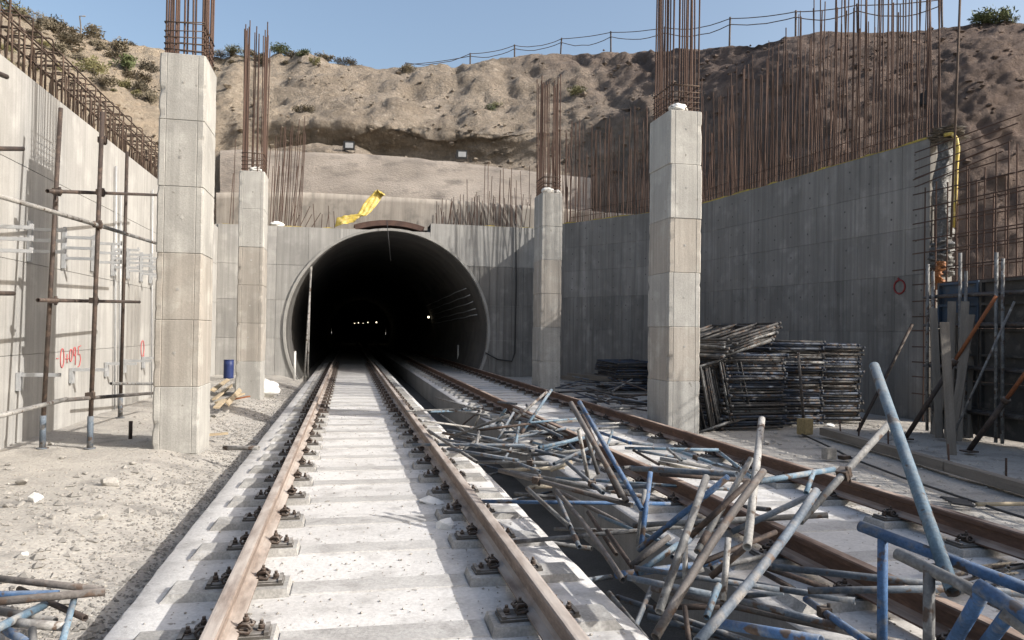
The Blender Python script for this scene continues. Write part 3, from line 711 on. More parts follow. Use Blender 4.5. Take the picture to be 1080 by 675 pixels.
def hill_depth(px, py):
    cpt = hill_ctrl(px)
    for (y0, d0), (y1, d1) in zip(cpt[:-1], cpt[1:]):
        if y1 <= py <= y0: return d0+(d1-d0)*(y0-py)/(y0-y1+1e-9)
    return cpt[-1][1]
cols_px = list(range(-300, 0, 12))+list(range(0, 1084, 4))+list(range(1090, 1385, 12))
SUB = 15; grid = []
for px in cols_px:
    cp = hill_ctrl(px); col_ = []
    for k in range(7):
        for j in range(SUB):
            t = j/SUB; y_, d_ = cp[k][0]+(cp[k+1][0]-cp[k][0])*t, cp[k][1]+(cp[k+1][1]-cp[k][1])*t
            col_.append(zc(px, y_, d_))
    top = zc(px, cp[7][0], cp[7][1]); col_.append(top)
    back = Vector((top.x, top.y, 0)).normalized()
    for dd, dz in ((1.5, .1), (4, .0), (10, -.6), (30, -2.5), (90, -6), (260, -14)): col_.append(top+back*dd+Vector((0, 0, dz)))
    grid.append(col_)
nr = len(grid[0]); nc = len(grid); disp = []
for i in range(nc):
    for j in range(nr):
        p = grid[i][j]; a = grid[min(i+1, nc-1)][j]-grid[max(i-1, 0)][j]; b = grid[i][min(j+1, nr-1)]-grid[i][max(j-1, 0)]
        nn = a.cross(b).normalized()
        if nn.dot(CAM-p) < 0: nn = -nn
        big = fbm(p*.16+Vector((3, 1, 8)), 3); mid = fbm(Vector((p.x*.55, p.y*.55, p.z*.38)), 4); fi = fbm(p*1.9, 4)
        rd = abs(noise.noise(Vector((p.x*.5+11, p.y*.5, p.z*.22))))
        k7 = j/SUB; amp = .6+.4*min(1, max(0, (k7-3.3)/1.2))
        px = cols_px[i]
        if px < 210: amp *= .8
        if px > 640: amp = max(amp, .8)
        if j > 7*SUB: amp *= max(.15, 1-(j-7*SUB)*.2)
        v2 = fbm(p*4.5+Vector((5, 5, 5)), 3); rg = 1-abs(noise.noise(Vector((p.x*.9, p.y*.9, p.z*.5+4))))*2
        lat = (p-CAM).dot(rgt); gul = 1-abs(noise.noise(Vector((lat*.42+p.z*.10, p.z*.07, 2.2))))*2.2; strat = max(-.5, min(.5, 2.2*noise.noise(Vector((lat*.06, p.z*1.15+.25*noise.noise(p*.4), 5)))));
        lump = noise.noise(Vector((lat*.33, p.z*.33, 7.7)))
        if px > 690: dspl = .28*big+.10*mid+.10*fi+.08*v2-.08*max(0, rg-.5)
        elif px < 215: dspl = .35*big+.20*mid+.16*fi+.07*v2
        else: dspl = amp*(.55*big+.22*mid+.10*fi+.07*v2-.25*max(0, .2-rd)*2-.45*max(0, gul-.45)+.16*strat+.5*max(0, lump-.1))+.04*v2
        if j >= 7*SUB: nn = Vector((0, 0, 1)); dspl *= .55
        disp.append(p+nn*dspl)
mb = MB(); mb.v = [tuple(p) for p in disp]
for i in range(nc-1):
    for j in range(nr-1): mb.f.append((i*nr+j, (i+1)*nr+j, (i+1)*nr+j+1, i*nr+j+1)); mb.sm.append(True)
hill = struct(mb.build('hillside', 'hill'))
def hill_pt(px, py):                 # nearest surface vertex of the hill to a photo direction
    i = min(range(nc), key=lambda q: abs(cols_px[q]-px)); best = None
    d = ray(px, py).normalized()
    for ii in range(max(0, i-3), min(nc, i+4)):
        for j in range(0, 7*SUB+2):
            p = disp[ii*nr+j]; v = (p-CAM).normalized(); c = v.dot(d)
            if best is None or c > best[0]: best = (c, p)
    return best[1]

def hill_rubble(n):
    mb = MB(); base = [(1,0,0), (-1,0,0), (0,1,0), (0,-1,0), (0,0,1), (0,0,-1)]; fs = [(0,2,4), (2,1,4), (1,3,4), (3,0,4), (2,0,5), (1,2,5), (3,1,5), (0,3,5)]
    rnd = random.Random(5)
    for _ in range(n):
        i = rnd.randrange(18, nc-24); j = rnd.randrange(2*SUB, 7*SUB)
        if noise.noise(disp[i*nr+j]*.35) < -.05 and rnd.random() < .8: continue
        p = disp[i*nr+j]+Vector((rnd.uniform(-.2, .2), rnd.uniform(-.2, .2), rnd.uniform(-.1, .1))); s_ = .04+.13*rnd.random()**3+(.15 if rnd.random() < .02 else 0); q = len(mb.v); a = rnd.uniform(0, 6); ca, sa = math.cos(a), math.sin(a)
        for bx, by, bz in base:
            k = rnd.uniform(.6, 1.2); X, Y_, Z_ = bx*s_*k, by*s_*k, bz*s_*k*.7; mb.v.append((p.x+X*ca-Y_*sa, p.y+X*sa+Y_*ca, p.z+Z_))
        for f in fs: mb.f.append(tuple(q+z for z in f)); mb.sm.append(False)
    return stuff(mb.build('hill_rubble', 'hill'))
hill_rubble(2600)
# ------------------------------------------------------------------ shrubs on the hill
def shrub_mesh(seed, m, n=800):
    rnd = random.Random(seed); mb = MB(); cl = [(rnd.uniform(-.55,.55), rnd.uniform(-.4,.4), rnd.uniform(.18,.55), rnd.uniform(.22,.42)) for _ in range(9)]
    for _ in range(n):
        cx, cy, cz_, r_ = rnd.choice(cl)
        v = Vector((rnd.gauss(0,1), rnd.gauss(0,1), rnd.gauss(0,1))).normalized()*r_*rnd.random()**.45
        p = Vector((cx, cy, cz_))+v
        if p.z < 0: p.z = rnd.uniform(0, .2)
        a = Vector((rnd.gauss(0,1), rnd.gauss(0,1), rnd.gauss(.5,1))).normalized(); b = a.orthogonal().normalized(); s_ = rnd.uniform(.05, .11)
        mb.face([p-b*s_*.4, p+a*s_*1.1-b*s_*.2, p+a*s_*2.0, p+a*s_*1.0+b*s_*.5])
    return mb.mesh('foliage', m)
def stem_mesh(seed):
    rnd = random.Random(seed); mb = MB()
    for _ in range(9): mb.tube([(0,0,-.15), (rnd.uniform(-.2,.2), rnd.uniform(-.2,.2), .2), (rnd.uniform(-.5,.5), rnd.uniform(-.4,.4), rnd.uniform(.4,.7))], .012, 4, r2=.004)
    return mb.mesh('stems', 'wood')
SH = {m: [shrub_mesh(i*7+len(m)+ord(m[-1]), m) for i in range(3)] for m in ('leaf1', 'leaf2', 'leaf3')}; STM = [stem_mesh(3), stem_mesh(4)]
def shrub(px, py, wpx, m, label, group='scrub bushes on the hillside'):
    p = hill_pt(px, py); d = (p-CAM).length; s_ = wpx/F*d/1.6
    o = empty('shrub', p-Vector((0, 0, .08*s_)), label, 'shrub', group); o.rotation_euler = (0, 0, random.uniform(0, 6)); o.scale = (s_, s_, s_*random.uniform(.75, 1.0))
    link('foliage', random.choice(SH[m]), o); link('stems', random.choice(STM), o)
SHR = [(14, 18, 34, 'leaf2', 'olive bush on the skyline in the top left corner'), (30, 24, 30, 'leaf1', 'grey-brown bush next right of the corner skyline bush'),
 (48, 30, 26, 'leaf1', 'dull bush on skyline at the foot of the sky, left of tall stalk'), (66, 37, 30, 'leaf1', 'dark wide bush on skyline just left of the tall stalk'),
 (72, 47, 34, 'leaf1', 'largest dark clump below the stalk on the sandy slope'), (60, 57, 26, 'leaf1', 'dark bush lower left of the largest clump'),
 (98, 40, 30, 'leaf1', 'low dark bush on skyline right of the stalk'), (103, 53, 22, 'leaf1', 'small grey bush in the middle of the sandy slope'),
 (124, 54, 26, 'leaf1', 'grey bush on slope to the left of the near column'), (120, 62, 18, 'leaf1', 'small bush under the grey bush near the column'),
 (133, 72, 28, 'leaf3', 'greenish round bush on slope left of the near column'), (82, 64, 20, 'leaf1', 'flat low bush in the bare sandy patch'),
 (98, 78, 30, 'leaf2', 'yellow-green bush just above the hooked bars'), (110, 92, 26, 'leaf1', 'brown bush behind the hooked bars, middle of slope'),
 (130, 94, 20, 'leaf2', 'pale olive tuft behind the hooked bars'), (146, 84, 24, 'leaf1', 'dark bush touching the near column, middle one'),
 (158, 76, 24, 'leaf1', 'dark bush touching the near column, upper one'), (153, 97, 24, 'leaf1', 'dark bush touching the near column, lower one'),
 (155, 108, 26, 'leaf1', 'lowest dark bush beside the near column'), (33, 42, 18, 'leaf1', 'small bush just above the nearest hooked bars'),
 (232, 56, 20, 'leaf1', 'skyline bush between the near column and the second cage'), (250, 53, 22, 'leaf2', 'olive skyline bush left behind the second column cage'),
 (263, 56, 16, 'leaf1', 'small skyline tuft seen through the second column cage'), (296, 57, 22, 'leaf3', 'green skyline bush right beside the second column cage'),
 (308, 62, 20, 'leaf1', 'dark skyline bush right of the green one'), (320, 61, 18, 'leaf3', 'small green skyline tuft over the pale cliff'),
 (342, 66, 22, 'leaf1', 'low brown skyline scrub over the pale cliff, left end'), (365, 69, 20, 'leaf1', 'low brown skyline scrub over the pale cliff, right end'),
 (226, 74, 12, 'leaf1', 'little bush on cliff just right of the near column top'), (246, 68, 12, 'leaf1', 'little bush below skyline left of the second cage'),
 (320, 119, 20, 'leaf1', 'dry bush on the ledge right of the second column cage'), (428, 76, 22, 'leaf1', 'low scrub on skyline in the middle of the cliff'),
 (517, 116, 16, 'leaf3', 'small green tuft on the cliff above the floodlight'), (523, 113, 14, 'leaf2', 'small olive tuft on the cliff beside the green one'),
 (608, 99, 22, 'leaf2', 'yellow-green weeds on the ledge behind the distant right column'),
 (1050, 22, 34, 'leaf3', 'fresh green bush on the skyline in the top right corner'), (1036, 24, 22, 'leaf3', 'smaller green bush at the left side of the corner bush'), (1066, 23, 18, 'leaf2', 'thin weeds right of the green corner bush')]
for a in SHR: shrub(*a)
rs_ = random.Random(4)
for i in range(34):
    px = rs_.uniform(0, 165) if i < 22 else rs_.uniform(225, 380); top = hill_ctrl(px)[7][0]
    py = top+rs_.uniform(0, 55) if i < 22 else top+rs_.uniform(0, 9)
    shrub(px, py, rs_.uniform(7, 15), rs_.choice(('leaf1', 'leaf2', 'leaf1')), 'tiny dry tuft dotted over the hilltop', 'tiny dry tufts')
# tall dry stalk
p = hill_pt(84, 42); mb = MB(); q = zc(84, 17, (p-CAM).dot(fwd)); mb.tube([p-Vector((0,0,.3)), p.lerp(q, .5)+Vector((.05,0,0)), q, q+Vector((.25,0,.02))], .035, 6)
tag(mb.build('dry_stalk', 'wood'), 'thin bent stalk standing on the left skyline', 'stalk')

# ------------------------------------------------------------------ fence on the hill
fe = empty('wire_fence', hill_pt(600, 56), 'sagging two-strand wire fence on posts along the skyline', 'fence'); fl = fe.location.copy()
FP = [(430, 71, 66), (496, 66, 56), (543, 63, 47), (590.5, 58, 40), (644.5, 56, 33), (700, 56, 28), (769, 51, 18), (839, 40, 11), (905, 35, 4), (994, 30, -2)]
tops = []
for px, yb, yt in FP:
    d = hill_depth(px, 50 if px > 300 else 50)
    d = hill_ctrl(px)[7][1]+.4; a, b = zc(px, yb+6, d), zc(px+random.uniform(-2, 2), yt, d); tops.append((a, b))
    m_ = MB(); m_.tube([a-fl-Vector((0,0,.4)), b-fl], .04, 6); m_.build('post', 'p_dark', fe)
for fr in (.96, .80):
    m_ = MB(); P = []
    for (a0, b0), (a1, b1) in zip(tops[:-1], tops[1:]):
        A, B = a0.lerp(b0, fr), a1.lerp(b1, fr); sg = random.choice((.06, .12, .22, .3))
        for k in range(7): t = k/7; P.append(A.lerp(B, t)-fl-Vector((0, 0, sg*4*t*(1-t)*random.uniform(.9, 1.1))))
    P.append(tops[-1][0].lerp(tops[-1][1], fr)-fl); m_.tube(P, .02, 5); m_.build('wire', 'iron', fe)

# ------------------------------------------------------------------ floodlights
def floodlight(p, yaw, s_, label, group='floodlights'):
    o = empty('floodlight', p, label, 'floodlight', group); o.rotation_euler = (0, 0, yaw); o.scale = (s_,)*3
    b = MB(); b.box(-.5, .5, -.1, .16, -.4, .4); b.box(-.42, .42, .16, .28, -.32, .32)
    for i in range(5): b.box(-.36+.16*i, -.32+.16*i, .28, .36, -.3, .3)
    b.build('housing', 'blackplastic', o)
    b = MB(); b.box(-.32, .40, -.115, -.101, -.24, .24); b.build('lens', 'glass', o)
    b = MB(); b.tube([(-.55,0,0), (-.55,0,-.62), (.55,0,-.62), (.55,0,0)], .035, 6); b.build('yoke', 'iron', o)
floodlight(zc(368, 153.5, 29.75), -.1, .42, 'black floodlight on the ledge left of the tunnel crown')
floodlight(zc(487, 163, 29.75), -.1, .42, 'black floodlight on the ledge right of the tunnel crown')
floodlight(zc(978, 105, 14.6), .9, .34, 'black floodlight hung among bars over the end of the right wall')

# ------------------------------------------------------------------ brackets, paint and scaffold tubes at the left wall
def e_bracket(px, ytop, ybot, arm, label, shaft_ext=True):
    p = onx(px, ytop, LWX); q = onx(px, ybot, LWX); h = p.z-q.z
    o = empty('cable_bracket', (LWX+.0, p.y, q.z), label, 'bracket', 'three-arm cable brackets on the left wall')
    b = MB(); b.box(.002, .05, -.03, .03, 0, h); b.build('upright', 'bracket', o)
    for k in range(3):
        z = h*(.80-.27*k); b = MB(); b.box(.05, .05+arm, -.022, .022, z-.02, z+.02); b.box(.02+arm, .052+arm, -.022, .022, z+.02, z+.045); b.build('arm', 'bracket', o)
E_B = [(-10, 229, 276), (30, 233, 276), (66, 242, 283), (97, 249, 286), (118, 256, 291), (134, 262, 294), (148, 266, 297), (158, 270, 299)]
ordn = ['first', 'second', 'third', 'fourth', 'fifth', 'sixth', 'seventh', 'eighth']
for i, (px, a, b) in enumerate(E_B): e_bracket(px, a, b, .40, ordn[i]+' three-arm steel bracket on the left wall counting from the frame edge')
L_B = [(18, 393, 412), (74, 388, 404), (111, 382, 397), (130, 379, 393), (150, 376, 388)]
for i, (px, a, b) in enumerate(L_B):
    p = onx(px, a, LWX); q = onx(px, b, LWX)
    o = empty('angle_bracket', (LWX, p.y, q.z), ordn[i]+' low single-arm steel bracket on the left wall from the near end', 'bracket', 'low single-arm brackets')
    h = p.z-q.z; m_ = MB(); m_.box(.002, .05, -.045, .045, 0, h); m_.build('upright', 'bracket', o); m_ = MB(); m_.box(.05, .5, -.03, .03, h-.05, h-.005); m_.build('arm', 'bracket', o)
def text_obj(name, body, p, size, rot, m, label, sx=1):
    cu = bpy.data.curves.new(name, 'FONT'); cu.body = body; cu.size = size; cu.extrude = .0015; cu.offset = .0
    t = bpy.data.objects.new(name, cu); C.objects.link(t)
    dg = bpy.context.evaluated_depsgraph_get(); me = bpy.data.meshes.new_from_object(t.evaluated_get(dg)); bpy.data.objects.remove(t)
    me.materials.clear(); me.materials.append(M[m]); o = link(name, me, None, p, rot, (sx, 1, 1)); return tag(o, label, 'writing')
# hand-sprayed strokes: digits as thin tubes flattened on the wall
def spray(name, strokes, origin, ux, uz, off, r, m, label):
    mb = MB()
    for st in strokes:
        P = []
        for (a, b) in st: P.append(Vector(origin)+Vector(ux)*a+Vector(uz)*b+Vector(off))
        mb.tube(P, r, 6)
    return tag(mb.build(name, m), label, 'writing')
def circ(cx, cy, rx, ry, n=12): return [(cx+rx*math.cos(2*math.pi*i/n+1.5), cy+ry*math.sin(2*math.pi*i/n+1.5)) for i in range(n+1)]
a = onx(59.5, 376, LWX); b = onx(85, 374, LWX); W_ = b.y-a.y
S_ = [[(0,.5), (.07,.5)], circ(.22,.5,.07,.42), [(.36,.45), (.48,.45)], [(.42,.25), (.42,.65)], circ(.57,.58,.055,.28), circ(.725,.74,.045,.2), [(.77,.86), (.775,.5), (.765,.12)], [(1.0,.98), (.89,.95), (.88,.58), (.96,.6), (1.0,.38), (.96,.08), (.88,.02)]]
hz = .34
spray('wall_writing', [[(x*W_, z_*hz) for x, z_ in s_] for s_ in S_], (LWX, a.y, a.z-.20), (0,1,0), (0,0,1), (.003,0,0), .0065, 'red', 'red sprayed survey number -0+095 on the left wall')
a = onx(150, 375, LWX); spray('wall_writing', [circ(0, .14, .12, .17), [(.10,.0), (.2,-.12)]], (LWX, a.y, a.z), (0,1,0), (0,0,1), (.004,0,0), .008, 'red', 'faint red sprayed loop on the left wall near the column')
# red circle on the right wall
d_ = Vector((RP[1][0]-RP[0][0], RP[1][1]-RP[0][1], 0)).normalized(); n_ = Vector((-d_.y, d_.x, 0))
dd = ray(949, 302.5); tt = (Vector((*RP[0], 0))-CAM).dot(n_)/dd.dot(n_); pc = CAM+dd*tt
spray('wall_writing', [circ(0, 0, .13, .13, 18), [(.0,.13), (.04,.17)]], pc, d_, (0,0,1), n_*.006, .018, 'red_dull', 'dull red circle sprayed on the shaded right wall')

# ------------------------------------------------------------------ pipes
def pipe(p0, p1, r, m, label, group=None, name='scaffold_pipe', n=14, collar=False, bend=0):
    p0, p1 = Vector(p0), Vector(p1); L = (p1-p0).length; mb = MB(); k = .80
    if L < 1.1: bend = 0
    zs = [0, L] if not bend else [L*i/6 for i in range(7)]
    ax = lambda z: bend*math.sin(math.pi*z/L) if bend else 0
    def rg(z, rr): 
        i = len(mb.v); mb.v += [(rr*math.cos(2*math.pi*q/n)+ax(z), rr*math.sin(2*math.pi*q/n), z) for q in range(n)]; return i
    o_ = [rg(z, r) for z in zs]; i_ = [rg(z, r*k) for z in zs]
    def band(a, b, sm):
        for q in range(n): mb.f.append((a+q, a+(q+1) % n, b+(q+1) % n, b+q)); mb.sm.append(sm)
    for a, b in zip(o_[:-1], o_[1:]): band(a, b, True)
    for a, b in zip(i_[:-1], i_[1:]): band(b, a, True)
    band(i_[0], o_[0], False); band(o_[-1], i_[-1], False)
    if collar: mb.tube([(0,0,L*.80), (0,0,L*.80+.09)], r*1.18, n)
    o = mb.build(name, m); o.location = p0; o.rotation_mode = 'QUATERNION'; o.rotation_quaternion = (p1-p0).to_track_quat('Z', 'Y')
    return tag(o, label, 'pipe', group)
G0 = 'pipes heaped on the tracks'
def H(px, py, h): return onz(px, py, ZS+h)
def Z(px, py, d): return zc(px, py, d)
PIPES = [
 # far part of the heap, over the trench
 (H(464,435,.10), H(502.5,432.5,.12), .022, 'p_lblue', 'pale pipe bridging the trench, farthest left of the heap'),
 (H(460,434,.08), H(500,461.7,.05), .024, 'p_grey', 'grey pipe slanting down from the slab edge into the trench'),
 (H(451.7,454,.26), H(503,487.5,.24), .026, 'p_grey', 'grey pipe lying across the rail at the left tip of the heap'),
 (H(448,444,.26), H(500,451,.10), .021, 'p_white', 'slim pale pipe reaching over the rail beyond the left tip pipe'),
 (H(474,461.7,.14), H(536.7,438,.5), .027, 'p_grey', 'grey pipe rising to the right across the far heap'),
 (H(503,454,.25), H(560,446.7,.33), .024, 'p_dark', 'dark nearly level pipe crossing behind the grey rising pipe'),
 (H(521.7,450,.06), H(533,431.7,.42), .027, 'p_lblue', 'short light blue stub standing up in the far heap'),
 (H(523,466.7,.05), H(541.7,435,.40), .027, 'p_dblue', 'teal-grey pipe leaning beside the light blue stub'),
 (H(540,445,.20), H(576.7,413,.62), .030, 'p_white', 'pale pipe of the crossed pair pointing at the distant column, upper end left'),
 (H(546.7,461.7,.10), H(581.7,411,.70), .030, 'p_lblue', 'light blue-grey pipe of the crossed pair pointing at the distant column, upper end right'),
 (H(541.7,431.7,.40), H(586.7,452.5,.25), .030, 'p_white', 'pale pipe sloping down right over the rust rail'),
 (H(506.7,469,.10), H(596.7,451.7,.25), .026, 'p_dblue', 'long grey-blue pipe with open end right, in the far heap'),
 (H(507.5,461.7,.20), H(615,486.7,.22), .027, 'p_dblue', 'long steel-blue pipe sloping down right through the heap'),
 (H(471.7,464,.10), H(556.7,480,.12), .024, 'p_grey', 'grey pipe lying along the trench edge under the steel-blue one'),
 (H(503,487.5,.14), H(578,488,.20), .024, 'p_grey', 'level dull grey pipe at the front of the far heap'),
 (H(573,475,.20), H(610,461.7,.30), .026, 'p_lblue', 'light blue pipe rising right towards the bundle of leaning pipes'),
 (H(560,480,.15), H(613,475,.2), .024, 'p_grey', 'grey pipe passing behind the leaning bundle'),
 (H(528,496,.10), H(595,493,.16), .026, 'p_cream', 'cream cement-splashed pipe lying level before the bundle'),
 (H(489,474,.10), H(506.7,461,.22), .024, 'p_grey', 'short open-ended grey pipe near the left tip'),
 (H(501,449,.06), H(507.5,432.5,.32), .020, 'p_white', 'short upright pale stub over the trench'),
 (H(488,448,-.05), H(510,430,.20), .020, 'p_dark', 'dark stub leaning over the trench beside the pale stub'),
 (H(490,428,.05), H(526.7,436,.12), .022, 'p_dark', 'dark pipe on the far slab edge behind the heap'),
 (H(590,456,.16), H(614,463,.16), .026, 'p_white', 'short pale pipe left of the bundle over the rust rail'),
 (H(512,470,.03), H(560,456,.18), .022, 'p_grey', 'thin grey pipe low in the middle of the far heap'),
 (H(530,487,.03), H(548,458,.16), .022, 'p_dblue', 'grey-blue pipe crossing low in the far heap'),
 (H(560,466,.05), H(590,474,.08), .022, 'p_dark', 'dark pipe low behind the level dull grey pipe'),
 # leaning bundle
 (Z(526.7,496,5.9), Z(666.7,533,5.0), .026, 'p_brown', 'long brown pipe lying across the front of the trench'),
 (Z(556,515,6.1), Z(601,556,5.3), .025, 'p_grey', 'grey pipe with cream end dipping into the trench'),
 (Z(587,518,5.7), Z(657,612,4.1), .026, 'p_brown', 'brown-grey pipe running down the slab edge to the front'),
 (Z(586.7,521,6.0), Z(611,577,5.0), .024, 'p_dblue', 'blue-grey pipe beside the slab-edge pipe'),
 (H(558,514,.12), H(582,512.5,.14), .028, 'p_cream', 'short cream open-ended pipe at the trench edge'),
 (H(581,496,.15), H(603,487,.25), .028, 'p_cream', 'short cream pipe end below the bundle'),
 (Z(598,488,6.6), Z(636,520,5.6), .024, 'p_dblue', 'dull blue pipe sloping under the bundle'),
 (Z(610,452.6,6.1), Z(621,508,6.3), .024, 'p_white', 'thin pale upright pipe left of the leaning bundle'),
 (Z(618,458,6.3), Z(631,500,6.3), .024, 'p_grey', 'thin grey pipe standing inside the leaning bundle'),
 (Z(602,425,5.7), Z(661,529,5.0), .030, 'p_brown', 'thick brown pipe of the leaning bundle, top leftmost'),
 (Z(611,424,5.8), Z(677,537.5,4.9), .026, 'p_blue', 'bright blue pipe of the leaning bundle'),
 (Z(614,438,5.9), Z(654,524,5.3), .024, 'p_dark', 'dark pipe squeezed behind the thick brown one'),
 (Z(640,515,5.9), Z(688,512,5.5), .025, 'p_dblue', 'grey-blue level pipe passing behind the bright blue foot'),
 (Z(686,498,5.2), Z(676,577,4.9), .026, 'p_blue', 'upright blue pipe right of the bright blue foot'),
 (Z(680,516,5.1), Z(672,577,5.0), .022, 'p_grey', 'thin grey upright pipe beside the upright blue one'),
 (Z(768,503,4.2), Z(673,580,4.5), .026, 'p_blue', 'blue pipe slanting down left from the hollow pipe end'),
 (Z(666.7,494,5.8), Z(777,500,5.0), .030, 'p_dblue', 'dark blue level pipe over the rust rail, open end right'),
 (Z(745,503,4.2), Z(695,645,3.5), .030, 'p_grey', 'grey pipe with round black opening at its top'),
 (Z(790,508,4.0), Z(728,566,4.0), .024, 'p_dark', 'dark pipe behind the thick purple-brown one'),
 (Z(792,484,4.6), Z(735,582,4.0), .026, 'p_grey', 'grey pipe slanting parallel to the thick purple-brown one'),
 (Z(805,497,3.9), Z(691,672,3.1), .030, 'p_brown', 'thick purple-brown pipe slanting to the bottom edge'),
 (Z(803.5,442,4.9), Z(788,577,3.6), .032, 'p_white', 'pale upright pipe with rusty top and open lower end'),
 (Z(879,495,5.2), Z(800,508,4.6), .028, 'p_lblue', 'pale blue pipe resting over the outer rust rail'),
 (Z(858,498,5.0), Z(850,520,4.8), .024, 'p_lblue', 'short light stub under the pale blue pipe'),
 (Z(937,448,4.5), Z(844,550,3.9), .030, 'p_grey', 'grey pipe leaning against the tall blue one'),
 (Z(861,518,3.6), Z(736,677,2.75), .030, 'p_dblue', 'thick dusty blue pipe slanting to the bottom middle'),
 (Z(852,524,4.2), Z(772,561,4.2), .025, 'p_dblue', 'dark blue pipe behind the thick dusty blue one'),
 (Z(768,612,4.2), Z(902,634,3.8), .026, 'p_dblue', 'blue-grey level pipe under the thick dusty blue one'),
 (Z(852,623,3.7), Z(997,621,3.5), .025, 'p_dblue', 'level grey-blue pipe passing behind the frame legs'),
 (Z(778,633,3.9), Z(890,662,3.5), .026, 'p_dblue', 'blue-grey pipe sloping right near the bottom edge'),
 (Z(850,632,3.9), Z(916,678,3.2), .026, 'p_blue', 'blue pipe sloping down to the bottom right'),
 (Z(756,657,3.2), Z(866,676,2.8), .032, 'p_blue', 'thick blue pipe along the bottom edge'),
 (Z(806,598,4.5), Z(874,621,4.2), .024, 'p_dark', 'dark pipe lying on the slab before the rust rail'),
 (Z(802,602,4.5), Z(838,622,4.3), .024, 'p_dark', 'shorter dark pipe beside the one before the rail'),
 (Z(780,629,4.2), Z(826,625,4.1), .022, 'p_dblue', 'short bluish pipe low in the trench'),
 (Z(665.5,597,4.5), Z(706,566,4.6), .028, 'p_brown', 'copper-ended pipe in the trench, upper one'),
 (Z(673,604,4.4), Z(716,574,4.5), .028, 'p_lblue', 'light blue pipe beneath the copper-ended one'),
 (Z(669,599,4.2), Z(822,622,4.0), .022, 'p_dblue', 'long blue-grey pipe crossing the trench from the copper end'),
 (Z(662,609,4.1), Z(750,627,3.9), .025, 'p_dblue', 'open-ended grey-blue pipe below the copper-ended one'),
 (Z(722.6,572,4.2), Z(722.6,612,4.1), .022, 'p_white', 'short pale upright pipe in the near heap'),
 (Z(768,568,3.9), Z(762.6,634,3.7), .024, 'p_white', 'white upright pipe left of the thick dusty blue one'),
 (Z(758,617,3.7), Z(745,651,3.5), .024, 'p_lblue', 'short light blue stub before the thick dusty blue one'),
 (Z(791,573,3.9), Z(750,608,4.0), .026, 'p_dark', 'dark pipe under the open lower end of the pale upright'),
 (Z(751,561,4.2), Z(731,602,4.1), .024, 'p_dark', 'dark stub between the slanting brown pipes'),
 (Z(700,612,4.4), Z(742,600,4.4), .024, 'p_grey', 'grey pipe low in the trench behind the brown ones'),
 (Z(690,640,4.2), Z(760,640,4.0), .024, 'p_dark', 'dark level pipe at the bottom of the trench'),
 (Z(722,640,3.9), Z(727,678,3.7), .02, 'p_dark', 'dark upright stub at the bottom edge in the trench'),
 (Z(640,560,5.0), Z(668,600,4.6), .022, 'p_dark', 'dark pipe deep in the trench below the bundle'),
 (Z(620,540,5.6), Z(650,585,5.1), .022, 'p_dark', 'second dark pipe deep in the trench below the bundle'),
 # on the far track
 (H(632.6,456,.25), H(665,467.4,.28), .028, 'p_blue', 'blue pipe on far track, sloping right from the bundle'),
 (H(664,467,.26), H(688,469,.22), .028, 'p_dblue', 'short blue-grey pipe continuing right on the far track'),
 (H(641.5,469,.24), H(664,467.4,.20), .024, 'p_white', 'short pale pipe on far track under the blue one'),
 (H(659,472.6,.22), H(758,474.5,.24), .024, 'p_lblue', 'long level light blue pipe across the far track'),
 (H(672.6,475.6,.18), H(724,484,.10), .024, 'p_dblue', 'dull blue pipe just before the long level one'),
 (H(709.6,474,.19), H(762,492,.10), .026, 'p_lblue', 'light blue pipe sloping right across the far track'),
 (H(696,483.7,.14), H(750,493,.08), .032, 'p_white', 'thick white open-ended pipe on the far track'),
 (H(695,488,.10), H(735,496,.08), .030, 'p_cream', 'cream open-ended pipe just before the thick white one'),
 (H(668,475,.20), H(695,490,.12), .022, 'p_dark', 'dark pipe lying along the rust rail'),
 (H(629,447,.1), H(664,446,.1), .026, 'p_white', 'pale pipe on far track, farthest right of the bundle'),
 (H(632,452,.08), H(652,450,.07), .024, 'p_grey', 'short grey pipe before the farthest pale one'),
 (onz(640,431.5,.06), onz(667,431,.06), .036, 'p_white', 'white pipe lying beyond the outer rust rail'),
 (H(703.7,473,.26), H(719,486,.20), .022, 'p_grey', 'short grey pipe crossing over the long level one'),
 (H(755,474,.22), H(792,503,.14), .026, 'p_lblue', 'light blue pipe bending down at the right of the far track'),
 (H(752,490,.10), H(793,500,.16), .022, 'p_grey', 'thin grey pipe under the bending light blue one'),
 (Z(922,386,4.6), Z(1005,624,3.0), .029, 'p_lblue', 'tall pale blue pipe with rusty top, highest of the heap'),
]
for i, (a, b, r, m, lb) in enumerate(PIPES):
    po = pipe(a, b, r*(1 if i == len(PIPES)-1 else .67), m, lb, G0, bend=random.choice((0, 0, .0, .02, -.02)))
    L_ = (b-a).length; rr = r*.67
    if i % 4 == 1 and L_ > .8:
        cb = MB(); z_ = L_*random.choice((.12, .88)); cb.tube([(0,0,z_-.05), (0,0,z_+.05)], rr*1.2, 12); cb.build('coupler', 'p_dark', po)
    if i % 6 == 2 and L_ > .6:
        cb = MB(); z_ = L_*random.uniform(.2, .8); cb.box(-rr*1.5, rr*1.5, -rr*1.4, rr*1.4, z_-.03, z_+.03); cb.tube([(rr*1.2, -rr*2.4, z_), (rr*1.2, rr*2.4, z_)], .009, 6); cb.build('clamp', 'iron', po)
